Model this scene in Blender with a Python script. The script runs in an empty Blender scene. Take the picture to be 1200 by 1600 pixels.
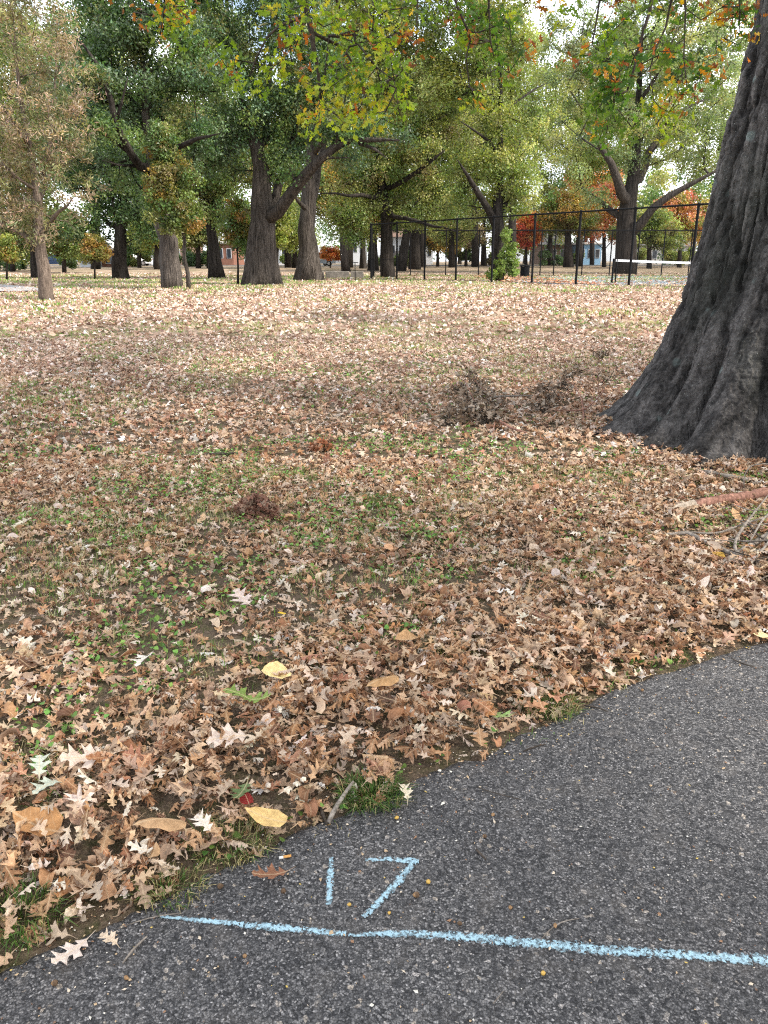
import bpy, math, random
import numpy as np
from mathutils import Vector

R = math.radians
rng = np.random.default_rng(17)
random.seed(17)
sc = bpy.context.scene
COL = sc.collection

# ------------------------------------------------------------------ camera
CAMH, PITCH = 1.6, R(18.1)
cam_d = bpy.data.cameras.new('camera')
cam = bpy.data.objects.new('camera', cam_d); COL.objects.link(cam)
cam.location = (0, 0, CAMH)
cam.rotation_euler = (R(90) - PITCH, 0, 0)
cam_d.sensor_fit = 'VERTICAL'; cam_d.sensor_height = 36.0; cam_d.lens = 27.0
cam_d.clip_start = 0.05; cam_d.clip_end = 2000
sc.camera = cam

# ------------------------------------------------------------------ sky, sun, exposure
SUN_DIR = Vector((0.86, -0.34, 0.0)).normalized()
SUN_EL = R(43)
w = bpy.data.worlds.new('World'); sc.world = w; w.use_nodes = True
nt = w.node_tree; nt.nodes.clear()
out = nt.nodes.new('ShaderNodeOutputWorld'); bg = nt.nodes.new('ShaderNodeBackground')
sky = nt.nodes.new('ShaderNodeTexSky'); sky.sky_type = 'NISHITA'; sky.sun_disc = False
sky.sun_elevation = SUN_EL; sky.sun_rotation = math.atan2(SUN_DIR.x, SUN_DIR.y)
sky.air_density = 1.0; sky.dust_density = 2.0; sky.ozone_density = 1.0
tc = nt.nodes.new('ShaderNodeTexCoord')
cn = nt.nodes.new('ShaderNodeTexNoise'); cn.inputs['Scale'].default_value = 3.2
cn.inputs['Detail'].default_value = 6; cn.inputs['Roughness'].default_value = 0.6
cr = nt.nodes.new('ShaderNodeValToRGB')
cr.color_ramp.elements[0].position = 0.36; cr.color_ramp.elements[1].position = 0.60
cr.color_ramp.elements[0].color = (.08, .08, .08, 1); cr.color_ramp.elements[1].color = (1, 1, 1, 1)
mx = nt.nodes.new('ShaderNodeMix'); mx.data_type = 'RGBA'
mx.inputs[7].default_value = (10.5, 10.8, 11.4, 1)      # bright thin cloud
nt.links.new(tc.outputs['Generated'], cn.inputs['Vector'])
nt.links.new(cn.outputs['Fac'], cr.inputs[0]); nt.links.new(cr.outputs[0], mx.inputs[0])
nt.links.new(sky.outputs[0], mx.inputs[6]); nt.links.new(mx.outputs[2], bg.inputs[0])
bg.inputs[1].default_value = 0.15
nt.links.new(bg.outputs[0], out.inputs[0])
sl = bpy.data.lights.new('sun', 'SUN'); sl.energy = 4.4; sl.angle = R(6); sl.color = (1.0, 0.93, 0.82)
so = bpy.data.objects.new('sun', sl); COL.objects.link(so)
sd = Vector((SUN_DIR.x * math.cos(SUN_EL), SUN_DIR.y * math.cos(SUN_EL), math.sin(SUN_EL)))
so.rotation_euler = (-sd).to_track_quat('-Z', 'Y').to_euler(); so.location = sd * 60
sc.view_settings.view_transform = 'Standard'; sc.view_settings.look = 'None'
sc.view_settings.gamma = 1; sc.view_settings.exposure = 0.88
sc.cycles.use_denoising = False
sc.cycles.pixel_filter_type = 'BLACKMAN_HARRIS'; sc.cycles.filter_width = 1.15
sc.cycles.max_bounces = 5; sc.cycles.diffuse_bounces = 3; sc.cycles.transmission_bounces = 3
sc.cycles.glossy_bounces = 2; sc.cycles.transparent_max_bounces = 12
sc.cycles.sample_clamp_indirect = 6

# ------------------------------------------------------------------ geometry of the view
CP, SP = math.cos(PITCH), math.sin(PITCH)
def ray(px, py):
    a, b = (px - 600) / 1200.0, (800 - py) / 1200.0
    return np.array([a, CP + SP * b, -SP + CP * b])
def at(px, py, Y):
    r = ray(px, py); return np.array([0, 0, CAMH]) + r * (Y / r[1])
def mpp(py, Y):                       # metres per photograph pixel at distance Y
    return (Y / ray(600, py)[1]) / 1200.0
def sstep(a, b, x):
    t = np.clip((x - a) / (b - a), 0, 1); return t * t * (3 - 2 * t)
def terr(x, y):
    y = np.asarray(y, float)
    return 0.58 * sstep(4.5, 33, y) + 0.28 * sstep(58, 78, y) + 0.25 * sstep(80, 150, y)
def gnd(px, py):
    r = ray(px, py); lo, hi = 0.5, 400.0; prev = 0.5
    for i in range(4000):
        t = 0.5 * 1.0025 ** i
        p = np.array([0, 0, CAMH]) + r * t
        if p[2] < terr(p[0], p[1]): break
        prev = t
    lo, hi = prev, t
    for _ in range(30):
        m = (lo + hi) / 2; p = np.array([0, 0, CAMH]) + r * m
        if p[2] < terr(p[0], p[1]): hi = m
        else: lo = m
    p[2] = terr(p[0], p[1]); return p

# ------------------------------------------------------------------ numpy noise
def _h(ix, iy, s):
    n = (ix.astype(np.int64) * 374761393 + iy.astype(np.int64) * 668265263 + s * 1442695041) & 0xffffffff
    n = ((n ^ (n >> 13)) * 1274126177) & 0xffffffff
    n = n ^ (n >> 16)
    return (n & 0xffff) / 65535.0
def vnoise(x, y, s=0, perx=None):
    xi, yi = np.floor(x), np.floor(y); fx, fy = x - xi, y - yi
    fx = fx * fx * (3 - 2 * fx); fy = fy * fy * (3 - 2 * fy)
    xi = xi.astype(np.int64); yi = yi.astype(np.int64); x1 = xi + 1
    if perx: xi = xi % perx; x1 = x1 % perx
    a, b = _h(xi, yi, s), _h(x1, yi, s); c, d = _h(xi, yi + 1, s), _h(x1, yi + 1, s)
    return (a + (b - a) * fx) * (1 - fy) + (c + (d - c) * fx) * fy
def fbm(x, y, s=0, o=4):
    v, a, t = 0, 1.0, 0
    for k in range(o):
        v = v + a * vnoise(x * 2 ** k, y * 2 ** k, s + k); t += a; a *= .5
    return v / t

# ------------------------------------------------------------------ mesh helpers
def link(o, parent=None):
    COL.objects.link(o)
    if parent is not None: o.parent = parent
    return o
def tag(o, label=None, cat=None, group=None, kind=None):
    if label: o['label'] = label
    if cat: o['category'] = cat
    if group: o['group'] = group
    if kind: o['kind'] = kind
    return o
def mesh_np(name, co, faces, mat, color=None, uv=None, smooth=False):
    """co (N,3); faces: list of (F,k) int arrays; color (N,3) per vertex; uv (N,2) per vertex"""
    me = bpy.data.meshes.new(name)
    if not isinstance(faces, (list, tuple)): faces = [faces]
    faces = [np.asarray(f, dtype=np.int32) for f in faces if len(f)]
    loops = np.concatenate([f.ravel() for f in faces])
    tot = np.concatenate([np.full(len(f), f.shape[1], dtype=np.int32) for f in faces])
    start = np.concatenate([[0], np.cumsum(tot)[:-1]]).astype(np.int32)
    me.vertices.add(len(co)); me.vertices.foreach_set('co', np.ascontiguousarray(co, dtype=np.float32).ravel())
    me.loops.add(len(loops)); me.loops.foreach_set('vertex_index', loops.astype(np.int32))
    me.polygons.add(len(tot)); me.polygons.foreach_set('loop_start', start)
    me.polygons.foreach_set('loop_total', tot)
    me.polygons.foreach_set('use_smooth', np.full(len(tot), smooth, dtype=bool))
    me.update(calc_edges=True)
    if color is not None:
        a = me.attributes.new('tint', 'FLOAT_COLOR', 'POINT')
        c = np.ones((len(co), 4), dtype=np.float32); c[:, :3] = color
        a.data.foreach_set('color', c.ravel())
    if uv is not None:
        l = me.uv_layers.new(name='UVMap')
        l.data.foreach_set('uv', np.ascontiguousarray(uv[loops], dtype=np.float32).ravel())
    me.materials.append(mat)
    return me
def obj_np(name, co, faces, mat, parent=None, **k):
    o = bpy.data.objects.new(name, mesh_np(name, co, faces, mat, **k)); return link(o, parent)
def root(name, loc, label, cat, group=None, rz=0):
    e = bpy.data.objects.new(name, None); e.empty_display_size = .2
    e.location = loc; e.rotation_euler = (0, 0, rz); COL.objects.link(e)
    return tag(e, label, cat, group)
def sub(o, loc):                       # world-built mesh data made relative to its parent's base
    return np.asarray(loc, float)

class MB:
    """collects boxes, tubes and sheets as vertices and faces"""
    def __init__(s): s.v = []; s.q = []; s.t = []; s.n = 0; s.c = []
    def add(s, v, quads=(), tris=(), col=None):
        v = np.asarray(v, float)
        if len(quads): s.q.append(np.asarray(quads) + s.n)
        if len(tris): s.t.append(np.asarray(tris) + s.n)
        s.v.append(v); s.n += len(v)
        s.c.append(np.tile(col if col is not None else (1, 1, 1), (len(v), 1)))
        return s
    def box(s, c, d, rz=0, bev=0.0):
        cx, cy, cz = c; x, y, z = d[0] / 2, d[1] / 2, d[2] / 2
        b = min(bev, x * .9, y * .9, z * .9)
        pts = []
        ring = [(-x + b, -y), (x - b, -y), (x, -y + b), (x, y - b), (x - b, y), (-x + b, y), (-x, y - b), (-x, -y + b)] if b > 0 else [(-x, -y), (x, -y), (x, y), (-x, y)]
        n = len(ring)
        lev = [(-z, 1 if b == 0 else 0), (-z + b, 1), (z - b, 1), (z, 0)] if b > 0 else [(-z, 1), (z, 1)]
        for zz, full in lev:
            for (a, q) in ring:
                if b > 0 and not full: a = a * (x - b) / x; q = q * (y - b) / y
                pts.append((a, q, zz))
        p = np.array(pts); cs, sn = math.cos(rz), math.sin(rz)
        p = np.stack([p[:, 0] * cs - p[:, 1] * sn + cx, p[:, 0] * sn + p[:, 1] * cs + cy, p[:, 2] + cz], 1)
        q = []
        for l in range(len(lev) - 1):
            for i in range(n): q.append((l * n + i, l * n + (i + 1) % n, (l + 1) * n + (i + 1) % n, (l + 1) * n + i))
        t = []
        L = (len(lev) - 1) * n
        for i in range(1, n - 1): t.append((0, i + 1, i)); t.append((L, L + i, L + i + 1))
        return s.add(p, q, t)
    def tube(s, pts, rad, n=8, cap=True, jit=0):
        pts = np.asarray(pts, float); rad = np.broadcast_to(np.asarray(rad, float), (len(pts),))
        T = np.gradient(pts, axis=0); T /= np.linalg.norm(T, axis=1)[:, None] + 1e-9
        ref = np.array([0, 0, 1.0]) if abs(T[0][2]) < .8 else np.array([1.0, 0, 0])
        a = np.linspace(0, 2 * math.pi, n, endpoint=False); rings = []
        for p, t, r in zip(pts, T, rad):
            u = np.cross(ref, t); u /= np.linalg.norm(u) + 1e-9; v = np.cross(t, u); ref = np.cross(u, t) * -1 if False else ref
            rr = r * (1 + jit * (rng.random(n) - .5)) if jit else r
            rings.append(p + np.outer(np.cos(a) * rr, u) + np.outer(np.sin(a) * rr, v))
        V = np.concatenate(rings); m = len(pts)
        i = np.arange(m - 1)[:, None] * n; j = np.arange(n)[None]; k = (j + 1) % n
        Q = np.stack([i + j, i + k, i + n + k, i + n + j], -1).reshape(-1, 4)
        tr = []
        if cap:
            for q in range(1, n - 1): tr.append((0, q + 1, q)); tr.append(((m - 1) * n, (m - 1) * n + q, (m - 1) * n + q + 1))
        return s.add(V, Q, tr)
    def lathe(s, c, prof, n=20):
        c = np.asarray(c, float); a = np.linspace(0, 2 * math.pi, n, endpoint=False)
        V = np.concatenate([np.stack([np.cos(a) * r, np.sin(a) * r, np.full(n, z)], 1) for r, z in prof]) + c
        m = len(prof); i = np.arange(m - 1)[:, None] * n; j = np.arange(n)[None]; k = (j + 1) % n
        Q = np.stack([i + j, i + k, i + n + k, i + n + j], -1).reshape(-1, 4)
        return s.add(V, Q)
    def prism(s, prof, x0, x1):        # prof (y,z) polygon extruded along x
        n = len(prof); V = [(x0, p[0], p[1]) for p in prof] + [(x1, p[0], p[1]) for p in prof]
        q = [(i, (i + 1) % n, n + (i + 1) % n, n + i) for i in range(n)]
        t = []
        cy = sum(p[0] for p in prof) / n; cz = sum(p[1] for p in prof) / n
        V += [(x0, cy, cz), (x1, cy, cz)]
        for i in range(n): t.append((2 * n, (i + 1) % n, i)); t.append((2 * n + 1, n + i, n + (i + 1) % n))
        return s.add(V, q, t)
    def build(s, name, mat, parent=None, smooth=False, col=False):
        f = []
        if s.q: f.append(np.concatenate(s.q))
        if s.t: f.append(np.concatenate(s.t))
        return obj_np(name, np.concatenate(s.v), f, mat, parent, smooth=smooth, color=np.concatenate(s.c) if col else None)

# ------------------------------------------------------------------ materials
def newmat(name):
    m = bpy.data.materials.new(name); m.use_nodes = True; n = m.node_tree; n.nodes.clear()
    o = n.nodes.new('ShaderNodeOutputMaterial'); return m, n, o
def N(n, t, **k):
    x = n.nodes.new(t)
    for a, b in k.items():
        if a in x.inputs: x.inputs[a].default_value = b
        else: setattr(x, a, b)
    return x
def ramp(n, stops):
    r = n.nodes.new('ShaderNodeValToRGB'); e = r.color_ramp.elements
    while len(e) < len(stops): e.new(.5)
    for el, (p, c) in zip(e, stops): el.position = p; el.color = (*c, 1)
    return r
def mixc(n, fac, a, b, mode='MIX'):
    m = n.nodes.new('ShaderNodeMix'); m.data_type = 'RGBA'; m.blend_type = mode
    for i, v in ((0, fac), (6, a), (7, b)):
        if hasattr(v, 'is_output'): n.links.new(v, m.inputs[i])
        elif i == 0: m.inputs[0].default_value = v
        else: m.inputs[i].default_value = (*v, 1)
    return m.outputs[2]
def simple(name, col, rough=.7, spec=.3, metal=0, var=.15, scale=8, bump=0.0):
    m, n, o = newmat(name); p = N(n, 'ShaderNodeBsdfPrincipled'); p.inputs['Roughness'].default_value = rough
    p.inputs['Specular IOR Level'].default_value = spec; p.inputs['Metallic'].default_value = metal
    t = N(n, 'ShaderNodeTexCoord'); nz = N(n, 'ShaderNodeTexNoise', Scale=scale, Detail=5)
    n.links.new(t.outputs['Object'], nz.inputs['Vector'])
    r = ramp(n, [(.3, tuple(c * (1 - var) for c in col)), (.7, tuple(min(1, c * (1 + var)) for c in col))])
    n.links.new(nz.outputs['Fac'], r.inputs[0]); n.links.new(r.outputs[0], p.inputs['Base Color'])
    if bump:
        b = N(n, 'ShaderNodeBump', Strength=bump, Distance=.02); n.links.new(nz.outputs['Fac'], b.inputs['Height']); n.links.new(b.outputs[0], p.inputs['Normal'])
    n.links.new(p.outputs[0], o.inputs[0]); return m

def leafmat(name, trans=.35, rough=.55, source='ATTR', veins=False, tboost=(1.5, 1.6, .7), spec=.25):
    m, n, o = newmat(name)
    if source == 'ATTR':
        c = N(n, 'ShaderNodeAttribute', attribute_name='tint').outputs['Color']
    else:
        c = N(n, 'ShaderNodeObjectInfo').outputs['Color']
    if veins:
        uv = N(n, 'ShaderNodeUVMap', uv_map='UVMap'); s = N(n, 'ShaderNodeSeparateXYZ'); n.links.new(uv.outputs[0], s.inputs[0])
        ab = N(n, 'ShaderNodeMath', operation='ABSOLUTE'); n.links.new(s.outputs[0], ab.inputs[0])
        mr = N(n, 'ShaderNodeMapRange'); mr.inputs[1].default_value = .012; mr.inputs[2].default_value = .03
        mr.inputs[3].default_value = 1; mr.inputs[4].default_value = 0
        n.links.new(ab.outputs[0], mr.inputs[0])
        ml = N(n, 'ShaderNodeMath', operation='MULTIPLY_ADD'); ml.inputs[1].default_value = -1.0
        n.links.new(ab.outputs[0], ml.inputs[0]); n.links.new(s.outputs[1], ml.inputs[2])
        m2 = N(n, 'ShaderNodeMath', operation='MULTIPLY'); m2.inputs[1].default_value = 46; n.links.new(ml.outputs[0], m2.inputs[0])
        sn = N(n, 'ShaderNodeMath', operation='SINE'); n.links.new(m2.outputs[0], sn.inputs[0])
        mr2 = N(n, 'ShaderNodeMapRange'); mr2.inputs[1].default_value = .88; mr2.inputs[2].default_value = 1.0
        mr2.inputs[3].default_value = 0; mr2.inputs[4].default_value = .45; n.links.new(sn.outputs[0], mr2.inputs[0])
        mxm = N(n, 'ShaderNodeMath', operation='MAXIMUM'); n.links.new(mr.outputs[0], mxm.inputs[0]); n.links.new(mr2.outputs[0], mxm.inputs[1])
        t = N(n, 'ShaderNodeTexCoord'); nz = N(n, 'ShaderNodeTexNoise', Scale=5.0, Detail=5, Roughness=.65); n.links.new(uv.outputs[0], nz.inputs[0])
        rr = ramp(n, [(.3, (.62, .58, .55)), (.62, (1.12, 1.1, 1.08))]); n.links.new(nz.outputs['Fac'], rr.inputs[0])
        c = mixc(n, 1.0, c, rr.outputs[0], 'MULTIPLY')
        sc_ = N(n, 'ShaderNodeMath', operation='MULTIPLY'); sc_.inputs[1].default_value = .45; n.links.new(mxm.outputs[0], sc_.inputs[0])
        c = mixc(n, sc_.outputs[0], c, (.62, .47, .30))
    # undersides are paler
    if veins or source == 'ATTR' and name.startswith('litter'):
        g = N(n, 'ShaderNodeNewGeometry')
        hv = mixc(n, .40, c, (.52, .42, .32)); c = mixc(n, g.outputs['Backfacing'], c, hv)
    d = N(n, 'ShaderNodeBsdfPrincipled'); d.inputs['Roughness'].default_value = rough; d.inputs['Specular IOR Level'].default_value = spec
    tr = N(n, 'ShaderNodeBsdfTranslucent')
    n.links.new(c, d.inputs['Base Color'])
    n.links.new(mixc(n, 1.0, c, tboost, 'MULTIPLY'), tr.inputs[0])
    ms = N(n, 'ShaderNodeMixShader', Fac=trans); n.links.new(d.outputs[0], ms.inputs[1]); n.links.new(tr.outputs[0], ms.inputs[2])
    n.links.new(ms.outputs[0], o.inputs[0]); return m

M = {}
M['foliage'] = leafmat('foliage_leaves', .38, .42, spec=.45)
M['oakleaf'] = leafmat('oak_leaves', .5, .45, tboost=(1.7, 1.75, .6))
M['litter'] = leafmat('litter_leaves', .12, .75, tboost=(1.2, .9, .6), spec=.15)
M['litter_near'] = leafmat('litter_leaves_near', .12, .7, veins=True, tboost=(1.2, .9, .6), spec=.18)
M['leafobj'] = leafmat('fallen_leaf', .12, .7, source='OBJ', veins=True, tboost=(1.2, .95, .6), spec=.18)
M['grass'] = leafmat('grass_blades', .3, .5, tboost=(1.3, 1.5, .6))

def barkmat(name, c0, c1, sx=9, sz=1.6, bump=.6, dist=.05, lichen=False, scale=1.0, moss=None, plates=False):
    m, n, o = newmat(name); p = N(n, 'ShaderNodeBsdfPrincipled'); p.inputs['Roughness'].default_value = .92; p.inputs['Specular IOR Level'].default_value = .12
    t = N(n, 'ShaderNodeTexCoord'); mp = N(n, 'ShaderNodeMapping'); mp.inputs['Scale'].default_value = (sx * scale, sx * scale, sz * scale)
    n.links.new(t.outputs['Object'], mp.inputs[0])
    nz = N(n, 'ShaderNodeTexNoise', Scale=1.0, Detail=8, Roughness=.62, Distortion=.6); n.links.new(mp.outputs[0], nz.inputs[0])
    vo = N(n, 'ShaderNodeTexVoronoi', Scale=1.6); vo.feature = 'DISTANCE_TO_EDGE'; n.links.new(mp.outputs[0], vo.inputs[0])
    nf = N(n, 'ShaderNodeTexNoise', Scale=34 * scale, Detail=6, Roughness=.7); n.links.new(t.outputs['Object'], nf.inputs[0])
    r = ramp(n, [(.3, c0), (.72, c1)]); n.links.new(nz.outputs['Fac'], r.inputs[0])
    rf = ramp(n, [(.32, (.45, .45, .45)), (.68, (1.35, 1.35, 1.35))]); n.links.new(nf.outputs['Fac'], rf.inputs[0])
    c = mixc(n, 1, r.outputs[0], rf.outputs[0], 'MULTIPLY')
    nl = N(n, 'ShaderNodeTexNoise', Scale=.9 * scale, Detail=3); n.links.new(t.outputs['Object'], nl.inputs[0])
    if moss:
        rm = ramp(n, [(.48, (0, 0, 0)), (.68, (.6, .6, .6))]); n.links.new(nl.outputs['Fac'], rm.inputs[0])
        c = mixc(n, rm.outputs[0], c, moss)
    if lichen:
        vl = N(n, 'ShaderNodeTexVoronoi', Scale=5.5, Randomness=1.0); n.links.new(t.outputs['Object'], vl.inputs[0])
        vd = N(n, 'ShaderNodeMath', operation='MULTIPLY_ADD'); vd.inputs[1].default_value = .12
        n.links.new(nf.outputs['Fac'], vd.inputs[0]); n.links.new(vl.outputs['Distance'], vd.inputs[2])
        rl = ramp(n, [(.22, (1, 1, 1)), (.33, (0, 0, 0))]); n.links.new(vd.outputs[0], rl.inputs[0])
        sx_ = N(n, 'ShaderNodeSeparateColor'); n.links.new(vl.outputs['Color'], sx_.inputs[0])
        gt = N(n, 'ShaderNodeMath', operation='GREATER_THAN'); gt.inputs[1].default_value = .86; n.links.new(sx_.outputs[0], gt.inputs[0])
        mm = N(n, 'ShaderNodeMath', operation='MULTIPLY'); n.links.new(rl.outputs[0], mm.inputs[0]); n.links.new(gt.outputs[0], mm.inputs[1])
        m3 = N(n, 'ShaderNodeMath', operation='MULTIPLY'); n.links.new(mm.outputs[0], m3.inputs[0]); m3.inputs[1].default_value = .55
        c = mixc(n, m3.outputs[0], c, (.20, .25, .24))
        vs = N(n, 'ShaderNodeTexVoronoi', Scale=90); n.links.new(t.outputs['Object'], vs.inputs[0])
        s2 = N(n, 'ShaderNodeSeparateColor'); n.links.new(vs.outputs['Color'], s2.inputs[0])
        g2 = N(n, 'ShaderNodeMath', operation='GREATER_THAN'); g2.inputs[1].default_value = .965; n.links.new(s2.outputs[0], g2.inputs[0])
        l2 = N(n, 'ShaderNodeMath', operation='LESS_THAN'); l2.inputs[1].default_value = .35; n.links.new(vs.outputs['Distance'], l2.inputs[0])
        m4 = N(n, 'ShaderNodeMath', operation='MULTIPLY'); n.links.new(g2.outputs[0], m4.inputs[0]); n.links.new(l2.outputs[0], m4.inputs[1])
        c = mixc(n, m4.outputs[0], c, (.22, .23, .21))
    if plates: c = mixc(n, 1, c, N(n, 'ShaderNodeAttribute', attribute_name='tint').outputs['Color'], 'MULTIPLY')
    n.links.new(c, p.inputs['Base Color'])
    hs = N(n, 'ShaderNodeMath', operation='MULTIPLY_ADD'); hs.inputs[1].default_value = .8
    n.links.new(vo.outputs['Distance'], hs.inputs[0]); n.links.new(nz.outputs['Fac'], hs.inputs[2])
    h2 = N(n, 'ShaderNodeMath', operation='MULTIPLY_ADD'); h2.inputs[1].default_value = .35
    n.links.new(nf.outputs['Fac'], h2.inputs[0]); n.links.new(hs.outputs[0], h2.inputs[2])
    b = N(n, 'ShaderNodeBump', Strength=bump, Distance=dist); n.links.new(h2.outputs[0], b.inputs['Height']); n.links.new(b.outputs[0], p.inputs['Normal'])
    n.links.new(p.outputs[0], o.inputs[0]); return m
M['bark'] = barkmat('bark', (.022, .018, .015), (.17, .145, .125), 11, .9, 1.0, .16)
M['bark_pale'] = barkmat('bark_pale', (.035, .03, .026), (.24, .205, .18), 11, .9, 1.0, .14)
M['bark_dark'] = barkmat('bark_dark', (.012, .010, .009), (.085, .072, .062), 10, .9, 1.0, .12)
M['bark_young'] = barkmat('bark_young', (.055, .042, .033), (.23, .18, .145), 22, 3.2, .8, .02)
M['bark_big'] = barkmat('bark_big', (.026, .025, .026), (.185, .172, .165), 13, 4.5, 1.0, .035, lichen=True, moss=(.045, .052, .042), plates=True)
M['twig'] = barkmat('twig_bark', (.035, .028, .022), (.10, .08, .065), 30, 8, .5, .01)
M['twig_grey'] = barkmat('grey_stick', (.12, .10, .085), (.40, .35, .30), 40, 10, .6, .004)
M['twig_red'] = barkmat('reddish_stick', (.15, .075, .055), (.44, .24, .18), 30, 10, .5, .005)
M['twig_pale'] = barkmat('pale_broken_wood', (.34, .27, .20), (.62, .52, .42), 60, 9, .5, .004)

# ---- ground: soil, thin turf and the dry thatch under the leaves
def groundmat():
    m, n, o = newmat('lawn_soil'); p = N(n, 'ShaderNodeBsdfPrincipled'); p.inputs['Roughness'].default_value = .95; p.inputs['Specular IOR Level'].default_value = .1
    g = N(n, 'ShaderNodeNewGeometry')
    a = N(n, 'ShaderNodeTexNoise', Scale=.8, Detail=6, Roughness=.62); n.links.new(g.outputs['Position'], a.inputs[0])
    b = N(n, 'ShaderNodeTexNoise', Scale=14, Detail=6, Roughness=.7); n.links.new(g.outputs['Position'], b.inputs[0])
    c = N(n, 'ShaderNodeTexNoise', Scale=90, Detail=4, Roughness=.7); n.links.new(g.outputs['Position'], c.inputs[0])
    soil = ramp(n, [(.3, (.065, .047, .034)), (.7, (.22, .165, .118))]); n.links.new(c.outputs['Fac'], soil.inputs[0])
    turf = ramp(n, [(.3, (.035, .045, .018)), (.52, (.085, .090, .036)), (.66, (.19, .150, .085)), (.8, (.33, .26, .16))]); n.links.new(c.outputs['Fac'], turf.inputs[0])
    dry = ramp(n, [(.3, (.20, .14, .10)), (.7, (.48, .36, .27))]); n.links.new(c.outputs['Fac'], dry.inputs[0])
    f1 = ramp(n, [(.46, (0, 0, 0)), (.66, (.85, .85, .85))]); n.links.new(b.outputs['Fac'], f1.inputs[0])
    s1 = mixc(n, f1.outputs[0], soil.outputs[0], turf.outputs[0])
    f2 = ramp(n, [(.40, (.2, .2, .2)), (.58, (1, 1, 1))]); n.links.new(a.outputs['Fac'], f2.inputs[0])
    # farther out the lawn is greener turf with strewn tan leaves: follows where the turf grows
    s = N(n, 'ShaderNodeSeparateXYZ'); n.links.new(g.outputs['Position'], s.inputs[0])
    mr = N(n, 'ShaderNodeMapRange'); mr.inputs[1].default_value = 7; mr.inputs[2].default_value = 18; n.links.new(s.outputs[1], mr.inputs[0])
    far = mixc(n, f2.outputs[0], turf.outputs[0], dry.outputs[0])
    cc = mixc(n, mr.outputs[0], s1, far)
    n.links.new(cc, p.inputs['Base Color'])
    h = N(n, 'ShaderNodeMath', operation='MULTIPLY_ADD'); h.inputs[1].default_value = .4; n.links.new(c.outputs['Fac'], h.inputs[0]); n.links.new(b.outputs['Fac'], h.inputs[2])
    bp = N(n, 'ShaderNodeBump', Strength=.9, Distance=.03); n.links.new(h.outputs[0], bp.inputs['Height']); n.links.new(bp.outputs[0], p.inputs['Normal'])
    n.links.new(p.outputs[0], o.inputs[0]); return m
M['ground'] = groundmat()

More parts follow.
